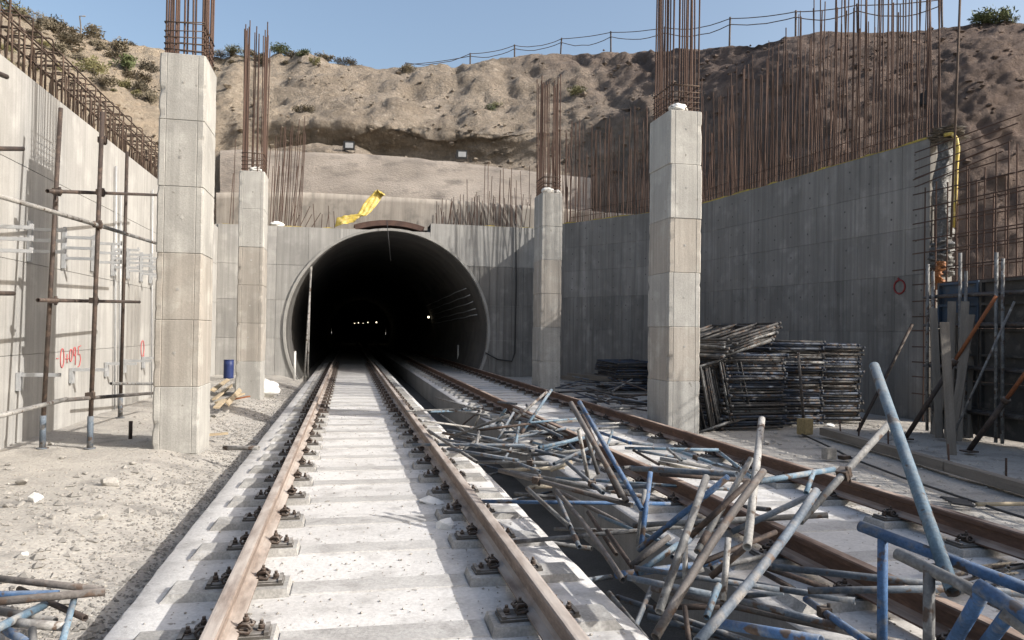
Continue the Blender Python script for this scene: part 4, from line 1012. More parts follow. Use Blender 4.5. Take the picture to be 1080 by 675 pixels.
# collars on a few
# loose small pipes filling the heap
def small_bits():
    for i in range(38):
        y = random.uniform(3.4, 12); x = random.uniform(1.45, 2.9) if i < 40 else random.uniform(1.5, 2.5); z = random.uniform(-.46, .05) if x < 2.3 else random.uniform(.06, .25)
        a = random.uniform(0, math.pi); L = random.uniform(.5, 1.5); d = Vector((math.cos(a), math.sin(a)*1.2, random.uniform(-.15, .15)))*L/2
        c = Vector((x, y, z)); lo = min((c-d).z, (c+d).z)
        if lo < -.47: c.z += -.47-lo
        pipe(c-d, c+d, random.choice((.014, .017, .020)), random.choice(('p_dark', 'p_dblue', 'p_grey', 'p_dblue', 'p_lblue', 'p_grey')), 'loose dirty pipe half buried deep in the heap over the trench', 'pipes deep in the heap', n=8)
small_bits()
for i in range(30):
    y = random.uniform(7, 12.8); x = random.uniform(1.3, 3.0); a = random.uniform(0, math.pi); L_ = random.uniform(.6, 1.3); d = Vector((math.cos(a), math.sin(a)*1.3, random.uniform(-.12, .12)))*L_/2
    c = Vector((x, y, random.uniform(.12, .38)))
    pipe(c-d, c+d, random.choice((.014, .017, .019)), random.choice(('p_dblue', 'p_grey', 'p_lblue', 'p_grey', 'p_dblue')), 'thin grey-blue pipe tangled in the far part of the heap', 'thin pipes in the far heap', n=8)
for i in range(12):
    y = random.uniform(3.0, 6.8); x = random.uniform(1.65, 3.3); a = random.gauss(2.2, .8); L_ = random.uniform(.6, 1.5); d = Vector((math.cos(a)*1.2, math.sin(a), random.uniform(-.15, .15)))*L_/2
    c = Vector((x, y, random.uniform(-.25, .28) if x < 2.25 else random.uniform(.12, .34)))
    if c.x-abs(d.x) < 1.5 and c.z < .1: c.z = .15
    pipe(c-d, c+d, random.choice((.015, .018, .021)), random.choice(('p_dblue', 'p_dark', 'p_grey', 'p_dblue', 'p_blue', 'p_dark', 'p_brown')), 'dull pipe lying low under the leaning pipes of the near heap', 'low pipes in the near heap', n=10)
# brackets / scrap in the heap
def frame_tube(o, p0, p1, r, m, nm): 
    b = MB(); b.tube([Vector(p0)-o.location, Vector(p1)-o.location], r, 12); return b.build(nm, m, o)
def guard(label, top, legs, r, m, mleg=None):
    o = empty('door_scaffold', top[0], label, 'scaffold', 'door-shaped frames at the lower right')
    frame_tube(o, top[0], top[1], r, m, 'top_tube')
    for a, b in legs: frame_tube(o, a, b, r*.9, mleg or m, 'leg')
def down(p, zb=.04, dx=0, dy=0): return Vector((p.x+dx, p.y+dy, zb))
def ext(p, q, k): return p+(q-p)*k
a, b = Z(907, 555, 3.55), Z(1080, 620, 2.95); L1 = Z(931, 566, 3.46)
guard('blue tube frame, farthest left of the lower right frames', (a, ext(a, b, 1.5)), [(L1, down(L1)), (ext(a, b, 1.4), down(ext(a, b, 1.4)))], .025, 'p_blue')
a, b = Z(946, 584, 3.25), Z(1050, 634, 2.85); L1 = Z(980, 601, 3.10)
guard('grey tube frame between the two blue frames at lower right', (a, ext(a, b, 1.7)), [(L1, down(L1)), (ext(a, b, 1.6), down(ext(a, b, 1.6)))], .025, 'p_grey')
a, b = Z(1031, 618, 2.75), Z(1080, 648, 2.6); L1 = Z(1037, 624, 2.74)
guard('blue tube frame nearest the lower right corner', (a, ext(a, b, 3.4)), [(L1, onz(985, 712, .05)), (ext(a, b, 3.2), down(ext(a, b, 3.2)))], .030, 'p_blue')
a, b = Z(1058, 645, 2.65), Z(1080, 660, 2.6); L1 = Z(1063, 649, 2.64)
guard('grey frame tube in the very lower right corner', (a, ext(a, b, 6)), [(L1, onz(1015, 712, .05)), (ext(a, b, 5.6), down(ext(a, b, 5.6)))], .028, 'p_grey', 'p_blue')
# lower-left heap on the ground
G1 = 'pipes at the lower left'
LP = [((-40,606), (108,622), .10, .07, .024, 'p_brown', 'upper brown pipe of the lower left heap pointing right'),
 ((-40,638), (111,624), .13, .10, .026, 'p_brown', 'lower brown pipe meeting the upper brown one at its tip'),
 ((-40,628), (62,626), .07, .05, .024, 'p_blue', 'blue pipe between the two brown pipes at lower left'),
 ((-20,671), (47,638), .10, .06, .026, 'p_lblue', 'light blue pipe slanting up right in the lower left heap'),
 ((8,656), (68,661), .07, .05, .028, 'p_white', 'short pale green-white pipe at lower left'),
 ((2,662), (30,679), .05, .04, .026, 'p_blue', 'blue pipe end in the lower left corner'),
 ((78,632), (65,680), .07, .05, .020, 'p_lblue', 'light blue pipe pointing to the bottom edge at lower left'),
 ((34,664), (36,690), .06, .04, .022, 'p_grey', 'grey stub at the bottom edge at lower left'),
 ((-10,643), (58,655), .03, .03, .024, 'p_grey', 'grey pipe lying on the sand under the lower left heap'),
 ((20,621), (90,652), .03, .03, .02, 'p_dark', 'dark thin pipe under the lower left heap')]
for (x0, y0), (x1, y1), h0, h1, r, m, lb in LP: pipe(onz(x0, y0, h0), onz(x1, y1, h1), r*.8, m, lb, G1)
# scaffold tubes before the left wall
XT = LWX+.75
def up_tube(px0, y0, px1, y1, x, lb, foot=True):
    a = onx(px0, y0, x); b = onx(px1, y1, x); b = Vector((b.x, b.y, gz(b.x, b.y)+.0))
    o = empty('scaffold_upright', b, lb, 'scaffold', 'scaffold tubes at the left wall')
    m_ = MB(); m_.tube([(0,0,.25), a-b], .027, 10); m_.build('tube', 'p_dark', o)
    m_ = MB(); m_.tube([(0,0,0), (0,0,.40)], .036, 10); m_.tube([(0,0,0), (0,0,.012)], .07, 10); m_.build('base_sleeve', 'p_dblue', o)
up_tube(64, 114, 45, 458, XT-.25, 'leaning dark scaffold upright nearest the shadow on the left wall')
up_tube(108, 118, 95, 462, XT+.28, 'middle dark scaffold upright with clamps before the left wall')
up_tube(134, 160, 127, 430, XT-.25, 'farthest dark scaffold upright, next to the near column')
def h_tube(p0, p1, x, m, lb): pipe(onx(*p0, x), onx(*p1, x), .024, m, lb, 'scaffold tubes at the left wall', 'scaffold_tube', 10)
h_tube((50,201.5), (176,206), XT-.02, 'p_dark', 'upper level dark scaffold tube before the left wall')
h_tube((40,316.5), (147,318.5), XT-.02, 'p_dark', 'lower level dark scaffold tube before the left wall')
h_tube((-30,198), (98,236), XT+.3, 'p_white', 'pale diagonal tube running down right from the frame edge')
h_tube((92,234), (176,260), XT+.3, 'p_grey', 'grey diagonal tube continuing past the middle upright')
h_tube((-30,446), (70,421), XT+.35, 'p_white', 'pale low tube rising right across the wall shadow')
h_tube((66,422), (176,413.5), XT+.3, 'p_brown', 'brown low tube from middle upright to the column')
h_tube((117,404.5), (180,405), XT-.1, 'p_grey', 'short grey tube above the brown low one')
h_tube((-30,156.5), (24,157), XT, 'p_dark', 'short dark tube end at the left edge, upper')
h_tube((-30,309), (14,309.5), XT, 'p_dark', 'short dark tube end at the left edge, lower')
h_tube((-30,66), (7,81), XT+.1, 'p_dark', 'dark tube end at the left edge near the hooked bars')
# clamps
for px, py, x, lb in ((108,148,XT+.28,'upper clamp on the middle upright'), (106,203,XT+.22,'clamp where the upper level tube meets the middle upright'), (103,237,XT+.3,'clamp on the pale diagonal tube'), (99,317,XT+.22,'clamp on the lower level tube at the middle upright'), (95,417,XT+.3,'clamp on the low brown tube'), (56,317,XT-.2,'clamp on the lower level tube at the leaning upright'), (60,202,XT-.2,'clamp on the upper level tube at the leaning upright')):
    p = onx(px, py, x); b = MB(); b.box(-.045, .045, -.045, .045, -.035, .035); b.tube([(0,-.03,0), (0,.10,0)], .014, 6); b.tube([(.03,0,-.055), (.03,0,.055)], .02, 6)
    o = b.build('pipe_clamp', 'p_dark'); o.location = p; tag(o, lb, 'clamp', 'scaffold clamps')
# thin conduits on the left wall
for px, y0, y1, lb in ((122.5, 175, 432, 'left one of the thin vertical conduits on the left wall'), (127.5, 205, 428, 'right one of the thin vertical conduits on the left wall'), (161, 200, 425, 'thin conduit on the left wall beside the column edge')):
    a, b = onx(px, y0, LWX+.03), onx(px-1.5, y1, LWX+.03); b.z = max(b.z, .0); m_ = MB(); m_.tube([b, a], .018, 6); tag(m_.build('conduit', 'bracket'), lb, 'conduit', 'conduits on the left wall')

# ------------------------------------------------------------------ stacked frames by the right wall
def frame_mesh(wx, ly, r, m):
    mb = MB(); a, b = wx/2, ly/2
    for p, q in (((-a,-b,0), (a,-b,0)), ((-a,b,0), (a,b,0)), ((-a,-b,0), (-a,b,0)), ((a,-b,0), (a,b,0)), ((-a,-b*.3,0), (a,-b*.3,0)), ((-a,b*.4,0), (a,b*.4,0))):
        mb.tube([p, q], r, 7)
    for s in (-1, 1): mb.tube([(s*a, -b, -.02), (s*a, -b, .02)], r*1.6, 8)
    return mb.mesh('scaffold_trestle', m)
FMs = [frame_mesh(1.05, 1.5, .021, 'steel_d'), frame_mesh(1.05, 1.5, .021, 'steel_b'), frame_mesh(1.05, 1.5, .021, 'p_grey')]
def stack(x, y, n, rz, label, dz=.043, z0=.03, tilt=0, light=.2):
    for k in range(n):
        me = FMs[2] if random.random() < light*(.4+k/n) else random.choice(FMs[:2])
        o = link('scaffold_trestle', me, None, (x+random.uniform(-.05, .05)+tilt*k*.01, y+random.uniform(-.06, .06), z0+k*dz), (random.uniform(-.012, .012), random.uniform(-.015, .015)+tilt*.012*k/n, rz+random.uniform(-.05, .05)))
        tag(o, label if k < n-1 else label.replace('steel frame', 'topmost steel frame'), 'trestle', label.split(' in ')[-1])
def base_at(px, py): return onz(px, py, 0)
b1, b2, b3, b4 = base_at(792, 452), base_at(833, 449), base_at(872, 446), base_at(668, 413)
stack(b1.x, b1.y+.7, 28, .05, 'flat rusty steel frame in the nearest front stack by the right wall', light=.1)
stack(b2.x+.1, b2.y+.8, 33, .02, 'flat dark steel frame in the middle stack by the right wall', light=.03)
stack(b3.x+.15, b3.y+.8, 32, .0, 'flat dark blue steel frame in the far right stack by wall', light=.02)
stack(b4.x, b4.y+.7, 18, .0, 'flat dark steel frame in the small stack behind the near right column', light=.0)
# frames slid askew on top, and frames leaning on edge
for k in range(9):
    p = base_at(770, 454); o = link('scaffold_trestle', FMs[2 if k % 4 == 1 else 0], None, (p.x+.12+.02*k, p.y+.75, 1.27+.036*k), (random.uniform(-.03, .03), -.26+random.uniform(-.03, .03), .25+random.uniform(-.12, .12)))
    tag(o, 'steel frame slid askew on top of the front stack beside the column', 'trestle', 'frames askew on the front stack')
for k in range(11):
    p = base_at(764+2.0*k, 456-.3*k); o = link('scaffold_trestle', FMs[2 if k % 5 == 0 else 0], None, (p.x-.05, p.y+.25, .56), (R(90), R(78)+random.uniform(-.06, .06), R(8)+random.uniform(-.15, .15)), (.95, .72, 1))
    tag(o, 'steel frame stood on edge against the front stack by the column', 'trestle', 'frames on edge')
pipe(onz(848, 449, .02), zc(842, 372, 12.0), .022, 'p_brown', 'thin brown rod leaning on the dark stacks of frames')
pipe(onz(905, 455, .0), zc(962, 342, 12.6), .026, 'p_dark', 'dark prop leaning on the end of the right wall')
# tangle of offcuts behind the outer rail
for i in range(70):
    px = random.uniform(592, 690); py = random.uniform(401, 436)
    p = onz(px, py, .05+random.random()*.35); a = random.uniform(0, math.pi); L = random.uniform(.6, 1.6)
    d = Vector((math.cos(a), math.sin(a), random.uniform(-.25, .35)))*L/2
    if (p-d).z < .02 or (p+d).z < .02: d.z *= .2; p.z = max(p.z, .08)
    if p.x-abs(d.x) < 4.45: continue
    pipe(p-d, p+d, random.choice((.014, .018, .022)), random.choice(('steel_d', 'steel_b', 'p_grey', 'p_dark', 'p_dblue')), 'short steel offcut in the tangle beyond the outer rail', 'tangle of steel offcuts', 'steel_offcut', 7)
# long dark beams against the wall foot
for i, (pa, pb, z) in enumerate((((594, 392), (668, 402), .15), ((594, 398), (672, 408), .1), ((600, 396), (655, 401), .3))):
    a, b = onz(*pa, z), onz(*pb, z); m_, L = orient(a, b); bb = MB(); bb.box(-.07, .07, -.07, .07, 0, L); o = bb.build('timber_beam', 'wood'); o.matrix_world = Matrix.Translation(a) @ m_
    tag(o, ['back long beam at the foot of the right wall', 'front long beam at the foot of the right wall', 'short beam lying on the two long ones'][i], 'beam')

# ------------------------------------------------------------------ formwork, mesh and wrap at the end of the right wall
fw = empty('wall_formwork', (9.3, 9.2, 0), 'dark steel wall formwork with blue panels right of the wall end', 'formwork')
FX = 9.30; ya, yb = 10.5, -4.5; npan = 18  # forms carried on out of view to shade the right floor
for i in range(npan):
    y0, y1 = ya+(yb-ya)*i/npan, ya+(yb-ya)*(i+1)/npan
    for k, (z0, z1) in enumerate(((.05, .85), (.86, 1.65), (1.66, 2.38))):
        b = MB(); b.box(0, .05, y1-9.2+.012, y0-9.2-.012, z0, z1)
        b.box(-.06, 0, y1-9.2+.012, y1-9.2+.05, z0, z1); b.box(-.06, 0, y0-9.2-.05, y0-9.2-.012, z0, z1)
        b.box(-.055, 0, y1-9.2+.05, y0-9.2-.05, z1-.04, z1-.001); b.box(-.055, 0, y1-9.2+.05, y0-9.2-.05, (z0+z1)/2-.02, (z0+z1)/2+.02)
        b.build('form_panel', 'form_blue' if (i == 2 and k == 1) or (k == 2 and i % 3 == 0) else 'form', fw)
for z in (.45, 1.1, 1.75, 2.2):
    for dx in (-.10, -.16):
        b = MB(); b.tube([(dx, ya-9.2+.15, z+dx*.3), (dx, yb-9.2, z+dx*.3)], .024, 8); b.build('waler_tube', 'p_brown', fw)
for i in range(22):
    y = ya-.10-i*.66
    for dd in (0, .11):
        b = MB(); b.tube([(-.22, y-9.2+dd, 0.02), (-.22, y-9.2+dd, 2.55+random.uniform(-.1, .25))], .024, 8); b.build('soldier_tube', 'p_grey', fw)
for i in range(3):                 # taller forms out of view, added to shade the near end of the far track
    y0 = 2.6-.83*i
    for z0, z1 in ((2.39, 3.2), (3.21, 4.0), (4.01, 4.7)):
        b = MB(); b.box(0, .05, y0-.82-9.2, y0-9.2, z0, z1); b.box(-.06, 0, y0-.82-9.2, y0-.78-9.2, z0, z1); b.build('form_panel', 'form', fw)
# reinforcement mesh above the forms
rm = empty('rebar_mesh', (10.15, 9, 0), 'rust-brown reinforcement mesh standing right of the wall end', 'rebar mesh')
yy = 11.85
while yy > -4:  # mesh carried on out of view for its streaky shade
    h = random.uniform(4.15, 4.75) if yy > 8.4 else random.uniform(4.2, 4.6)
    bar((0, yy-9, 0), (random.gauss(0, .03), yy-9+random.gauss(0, .03), h), .0125, rm); bar((.3, yy-9+.1, 0), (.3+random.gauss(0, .03), yy-9+.1, h-random.uniform(0, .4)), .0125, rm)
    yy -= random.uniform(.2, .3)
for k in range(15):
    z = .5+k*.28+random.uniform(-.02, .02); y1 = -4.2 if z < 4.1 else random.uniform(9.6, 10.4)
    for x in (-.02, .32): bar((x, 12.1-9, z), (x+random.gauss(0, .02), y1-9, z+random.gauss(.06, .05)), .011, rm)
for k in range(5):
    z = 4.3+k*.16; bar((.1, 12.2-9, z), (.1+.1*k, 10.3-9-.2*random.random(), z+.22), .010, rm)
# plastic wrap with yellow strip at the wall end
def lump_column(name, m, cx, cy, z0, z1, r_, label, cat, amp=.35, seed=0):
    mb = MB(); n, L = 22, 34
    for j in range(L+1):
        t = j/L; z = z0+(z1-z0)*t
        for i in range(n):
            a = 2*math.pi*i/n; q = Vector((math.cos(a), math.sin(a), t*7+seed))
            rr = r_*(1+amp*fbm(q*1.7, 4)+.25*amp*fbm(q*6, 3))*(.55+.45*min(1, 8*min(t, 1-t)+.3))
            mb.v.append((cx+math.cos(a)*rr+.05*math.sin(t*9), cy+math.sin(a)*rr, z))
    for j in range(L):
        for i in range(n): mb.f.append((j*n+i, j*n+(i+1) % n, (j+1)*n+(i+1) % n, (j+1)*n+i)); mb.sm.append(True)
    mb.f.append(tuple(range(n))); mb.f.append(tuple(L*n+i for i in range(n))); mb.sm += [False]*2
    return tag(mb.build(name, m), label, cat)
EX, EY = 10.40, 11.75
lump_column('plastic_wrap', 'foil', EX+.06, EY, 3.15, 5.10, .13, 'crumpled grey plastic wrapped round the end of the right wall', 'plastic wrap')
lump_column('plastic_wrap', 'foil', EX+.02, EY-.02, 2.6, 3.25, .17, 'lower dark bunch of crumpled plastic below the wrapped wall end', 'plastic wrap', .6, 5)
lump_column('plant_tuft', 'wood', EX+.1, EY-.05, 5.05, 5.3, .22, 'ragged bundle sitting on top of the wrapped wall end', 'bundle', .8, 9)
m_ = MB(); m_.tube([(EX-.12, EY-.22, 5.10), (EX-.02, EY-.28, 5.12), (EX-.06+.09, EY-.33, 5.03), (EX-.06+.12, EY-.34, 4.85), (EX-.06+.10, EY-.33, 4.55), (EX-.06+.09, EY-.32, 4.1), (EX-.06+.06, EY-.32, 3.7), (EX-.06+.07, EY-.31, 3.45)], .036, 10); tag(m_.build('yellow_hose', 'yellow'), 'bent yellow hose hanging down the wrapped wall end', 'hose')
lump_column('orange_sheet', 'orange', 10.12, 11.45, 2.35, 2.85, .07, 'dull orange plastic hanging below the wrapped wall end', 'plastic sheet', .7, 3)
# leaning planks
PL = [((984,325),(991,462)), ((1004,318),(1000,463)), ((1012,322),(985,458)), ((1018,318),(1010,465)), ((1024,332),(1003,470)), ((1009,330),(1022,462)), ((996,340),(1004,480)), ((1027,320),(1018,462))]
for i, ((x1, y1), (x0, y0)) in enumerate(PL):
    a = onz(x0, y0, .01); b = zc(x1, y1, (a-CAM).dot(fwd)+.35); m_, L = orient(a, b); bb = MB(); bb.box(-.055, .055, -.014, .014, 0, L); o = bb.build('plank', 'wood'); o.matrix_world = Matrix.Translation(a) @ m_ @ Matrix.Rotation(random.uniform(-.5, .5), 4, 'Z')
    tag(o, 'weathered grey plank on the dark formwork, '+('leftmost top of the bunch', 'third top from left', 'fifth top from left, foot leftmost', 'sixth top from left', 'seventh top from left', 'fourth top from left, foot far right', 'second top from left, foot nearest the camera', 'rightmost top of the bunch')[i], 'plank', 'planks leaning on the formwork')
def prop(p0, p1, lb):
    p0, p1 = Vector(p0), Vector(p1); o = empty('steel_prop', p0, lb, 'prop', 'rusty raking props'); d = p1-p0
    m_ = MB(); m_.tube([d*.0, d*.55], .034, 10); m_.build('outer_tube', 'p_dark', o); m_ = MB(); m_.tube([d*.5, d], .026, 10); m_.build('inner_tube', 'rustprop', o)
    m_ = MB(); m_.tube([d*.53, d*.565], .05, 10); m_.build('collar', 'iron', o); m_ = MB(); m_.box(-.08, .08, -.08, .08, -.02, .0); m_.build('foot_plate', 'iron', o)
M['rustprop'] = mat('rusted prop', (.23,.085,.035), (.15,.06,.03), None, scale=6, coord='obj', fine=.25, bump=.3)
prop(onz(955, 462, .02), zc(1051, 312, 10.6), 'rusty raking prop before the planks, longer one')
prop(onz(1022, 475, .02), zc(1096, 374, 9.2), 'rusty raking prop cut by the right edge of the picture')
pipe(onz(1000, 470, .02), zc(1070, 318, 10.3), .016, 'p_grey', 'thin grey rod slanting across the formwork')
# timber kerb on the right floor
a, b = onz(868, 455, .06), onz(1110, 524, .06)
for i in range(3):
    p, q = a.lerp(b, i/3+.003), a.lerp(b, (i+1)/3-.003); m_, L = orient(p, q); bb = MB(); bb.box(-.06, .06, -.05, .06, 0, L); o = bb.build('timber_beam', 'wood'); o.matrix_world = Matrix.Translation(p) @ m_
    tag(o, ['far', 'middle', 'near'][i]+' piece of the timber kerb on the right floor', 'beam', 'timber kerb')
for i, (px, py) in enumerate(((887, 462), (937, 476), (1001, 494), (1061, 512), (905, 466))):
    p = onz(px, py, .0); m_ = MB(); m_.tube([p, p+Vector((random.uniform(-.03,.03), 0, .28))], .012, 6); tag(m_.build('steel_stake', 'rebar'), 'short rusty stake beside the timber kerb, '+('first', 'third', 'fourth', 'fifth', 'second')[i]+' from its far end', 'stake', 'stakes at the timber kerb')
# black hose on the right floor
m_ = MB(); m_.tube([onz(x, y, .02) for x, y in ((846, 458), (872, 470), (900, 484), (950, 503), (1000, 520), (1060, 540), (1100, 552))], .013, 6); tag(m_.build('hose', 'blackplastic'), 'thin black hose lying along the right floor', 'hose')

# ------------------------------------------------------------------ tall pole, hanging cable, leaning poles, posts
bp_ = onz(1003, 452, .0); tp_ = zc(1014, -40, 12.2)
m_ = MB(); m_.tube([zc(1003, 250, 12.2), tp_], .02, 6); tag(m_.build('tall_bar', 'rebar_dark'), 'tall lone bar rising past the hanging floodlight to the top edge', 'bar')
m_ = MB(); m_.tube([ony(544, 236, PY-.05), ony(544.5, 300, PY-.06), ony(543, 372, PY-.05), ony(540, 381, PY-.06), ony(525, 379, PY-.06), ony(512, 372, PY-.1)], .022, 6)
tag(m_.build('hanging_cable', 'blackplastic'), 'black cable hanging down the portal wall right of the tunnel', 'cable')
m_ = MB(); m_.tube([ony(408, 232, PY-.2), ony(412, 275, PY-.2)], .012, 5); tag(m_.build('hanging_wire', 'blackplastic'), 'short wire hanging from the tunnel crown', 'wire')
for i, (x0, x1) in enumerate(((321, 328.5), (324.5, 327.5))):
    a = ony(x0, 392, PY-.15+.3*i); a.z = gz(a.x, a.y) if a.x < XL else ZS; b = ony(x1, 281, PY+.25); m_ = MB(); m_.tube([a, b], .028, 8)
    tag(m_.build('leaning_pole', 'p_white'), ['left', 'right'][i]+' one of two pale poles leaning in the tunnel mouth', 'pole', 'poles in the tunnel mouth')
for x_, y_, h_, lb in ((-1.62, 25.1, .78, 'white marker post left of the tracks at the tunnel mouth'), (4.52, 31.5, .92, 'white marker post right of the tracks just inside the tunnel')):
    a = Vector((x_, y_, -.2 if x_ < 0 else 0)); b = Vector((x_, y_, h_)); m_ = MB(); m_.tube([a, b], .035, 10); m_.tube([b, b+Vector((0,0,.02))], .04, 10); tag(m_.build('marker_post', 'white_rock'), lb, 'post', 'marker posts')

# ------------------------------------------------------------------ things on the left ground
def rock_mesh(seed, m, sub=2):
    bm = bmesh.new(); bmesh.ops.create_icosphere(bm, subdivisions=sub, radius=1); rnd = random.Random(seed); k = Vector((rnd.random()*9, rnd.random()*9, 0)); s_ = (1, rnd.uniform(.6, .95), rnd.uniform(.45, .75))
    pl = [(Vector((rnd.gauss(0,1), rnd.gauss(0,1), rnd.gauss(0,1))).normalized(), rnd.uniform(.45, .8)) for _ in range(7)]
    for v in bm.verts:
        c = v.co*(1+.22*noise.noise(v.co*1.4+k))
        for nn, d in pl:
            e = c.dot(nn)-d
            if e > 0: c -= nn*e
        v.co = Vector((c.x*s_[0], c.y*s_[1], c.z*s_[2]))
    me = bpy.data.meshes.new('rock'); bm.to_mesh(me); bm.free(); me.materials.append(M[m]); return me
RK = [rock_mesh(i, 'rock') for i in range(6)]; WR = [rock_mesh(20+i, 'white_rock') for i in range(2)]
def rock(px, py, wpx, me, label, z=None, name='rock', group='stones on the ground', cat='stone', ez=1):
    p = onz(px, py, 0 if z is None else z)
    if z is None: p = onz(px, py, gz(p.x, p.y))
    d = (p-CAM).dot(fwd); s_ = wpx/F*d/2; o = link(name, me, None, p+Vector((0, 0, s_*.30*ez)), (random.uniform(-.2,.2), random.uniform(-.2,.2), random.uniform(0, 6)), (s_, s_, s_*ez)); return tag(o, label, cat, group)
rock(38, 529, 21, WR[0], 'white broken block on the sand at far left', cat='block')
rock(118, 512, 22, RK[0], 'grey flat stone on the sand before the near column')
rock(158, 520, 18, RK[1], 'pale stone in the small rubble cluster before the column'); rock(175, 518, 20, RK[2], 'dark stone at the right of the small rubble cluster'); rock(185, 519, 13, RK[3], 'smaller dark stone touching the rubble cluster')
rock(150, 522, 10, RK[4], 'small stone left of the rubble cluster'); rock(147, 604, 26, RK[5], 'dark rounded stone in the shadow strip beside the slab'); rock(127, 607, 12, RK[1], 'light stone at the edge of the shadow strip')
rock(118, 582, 18, WR[1], 'white flat scrap on the sand near the shadow strip', ez=.35, cat='scrap'); rock(95, 573, 22, RK[2], 'brown clod left of the white scrap', ez=.6); rock(105, 567, 14, RK[3], 'small clod behind the brown clod')
rock(228, 499, 13, WR[0], 'small white scrap on the gravel near the slab', ez=.3, cat='scrap'); rock(10, 495, 14, RK[4], 'flat dark stone near the foot of the left wall', ez=.5)
rock(56, 547, 10, RK[0], 'small stone on the bare sand'); rock(184, 451, 8, WR[1], 'tiny white chip by the column foot', cat='scrap')
rock(467, 557, 26, WR[0], 'grey-white concrete lump on the near track slab', ZS, 'concrete_lump', None, 'concrete lump'); rock(455, 529, 36, WR[1], 'flat spread mortar cake behind the concrete lump', ZS, 'mortar_cake', None, 'mortar', .35)
rock(345, 530, 9, RK[0], 'small pebble on the near track slab', ZS, ez=.6); rock(558, 612, 9, RK[1], 'stub of stone beside the right rail', ZS, ez=.6)
for i, (px, py, wp) in enumerate(((205, 483, 9), (240, 450, 9), (232, 462, 8), (255, 437, 9), (66, 484, 9), (140, 490, 8), (90, 500, 7), (270, 432, 8), (215, 510, 10), (200, 530, 9), (172, 560, 10), (185, 545, 8), (160, 575, 9), (70, 560, 8), (25, 575, 8), (130, 548, 9), (140, 540, 7), (245, 475, 7), (225, 440, 8), (285, 420, 7))):
    rock(px, py, wp, RK[i % 6], 'small loose stone scattered on the left ground', group='small loose stones')
rr_ = random.Random(11)
for i in range(56):
    px, py = rr_.uniform(0, 300), 418+230*rr_.random()**1.5
    p = onz(px, py, -.05)
    if not (-3.9 < p.x < -1.2) or (abs(p.x+2.05) < .5 and 9.8 < p.y < 11.2): continue
    rock(px, py, rr_.uniform(5, 12)*(1 if rr_.random() < .85 else 1.7), RK[i % 6] if rr_.random() < .96 else WR[i % 2], 'loose stone or clod lying about on the left ground', group='loose stones and clods', ez=rr_.uniform(.5, 1))
# gravel, uncountable
def gravel(name, n, fn, m, smin, smax):
    mb = MB(); base = [(1,0,0), (-1,0,0), (0,1,0), (0,-1,0), (0,0,1), (0,0,-1)]; fs = [(0,2,4), (2,1,4), (1,3,4), (3,0,4), (2,0,5), (1,2,5), (3,1,5), (0,3,5)]
    for _ in range(n):
        x, y, z = fn(); s_ = random.uniform(smin, smax)*random.choice((.6, .8, 1, 1, 1.5)); a = random.uniform(0, 6); i = len(mb.v); ca, sa = math.cos(a), math.sin(a)
        for bx, by, bz in base:
            k = random.uniform(.7, 1.15); X, Y_, Z_ = bx*s_*k, by*s_*k*.8, bz*s_*k*.55
            mb.v.append((x+X*ca-Y_*sa, y+X*sa+Y_*ca, z+Z_+s_*.1))
        for f in fs: mb.f.append(tuple(i+q for q in f)); mb.sm.append(False)
    return stuff(mb.build(name, m))
def lgpos():
    y = 2.4+22*random.random()**1.3
    x = -1.16-abs(random.gauss(0, .75)) if random.random() < .6 else random.uniform(-4.0, -1.2)
    if x < -4.05: x = random.uniform(-4, -1.3)
    return x, y, gz(x, y)
def rgpos():
    y = random.uniform(5, 24); x = random.uniform(4.95, 9); return x, y, gz(x, y)
def slpos():
    xc = random.choice((XC1, XC1, XC2)); return (xc+random.gauss(0, .6) if random.random() < .4 else xc+random.choice((-.7535, .7535))+random.gauss(0, .16)), 2+14*random.random()**1.4, ZS+.004
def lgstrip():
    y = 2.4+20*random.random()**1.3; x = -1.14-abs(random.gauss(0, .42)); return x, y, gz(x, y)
M['gravel_dark'] = mat('dark gravel', (.20,.19,.175), (.13,.124,.115), (.30,.285,.262), scale=9, fine=.2, bump=.3)  # gravel by the slab, its dark colour also deepening the shadow strip
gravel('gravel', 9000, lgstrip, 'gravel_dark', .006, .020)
def clods():
    cx, cy, r_ = random.choice(((-2.2, 6.9, .35), (-2.6, 7.4, .3), (-2.0, 5.6, .3), (-1.9, 8.2, .35), (-1.75, 12.5, .3), (-2.6, 13.5, .6), (-2.0, 16, .5), (-1.8, 21, .6), (-2.8, 22, .7), (-1.7, 4.6, .25)))
    x, y = cx+random.gauss(0, r_), cy+random.gauss(0, r_*1.2); x = min(x, -1.18); return x, y, gz(x, y)
gravel('rubble', 800, clods, 'rock', .012, .05)
gravel('gravel', 9000, lgpos, 'gravel', .004, .014); gravel('gravel', 2600, rgpos, 'gravel', .008, .028)
def clamp_slab():
    while True:
        x, y, z = slpos()
        if XL+.1 < x < XR1-.05 or XL2+.05 < x < XR2-.1: return x, y, z
gravel('slab_grit', 6500, clamp_slab, 'gravel', .004, .010)
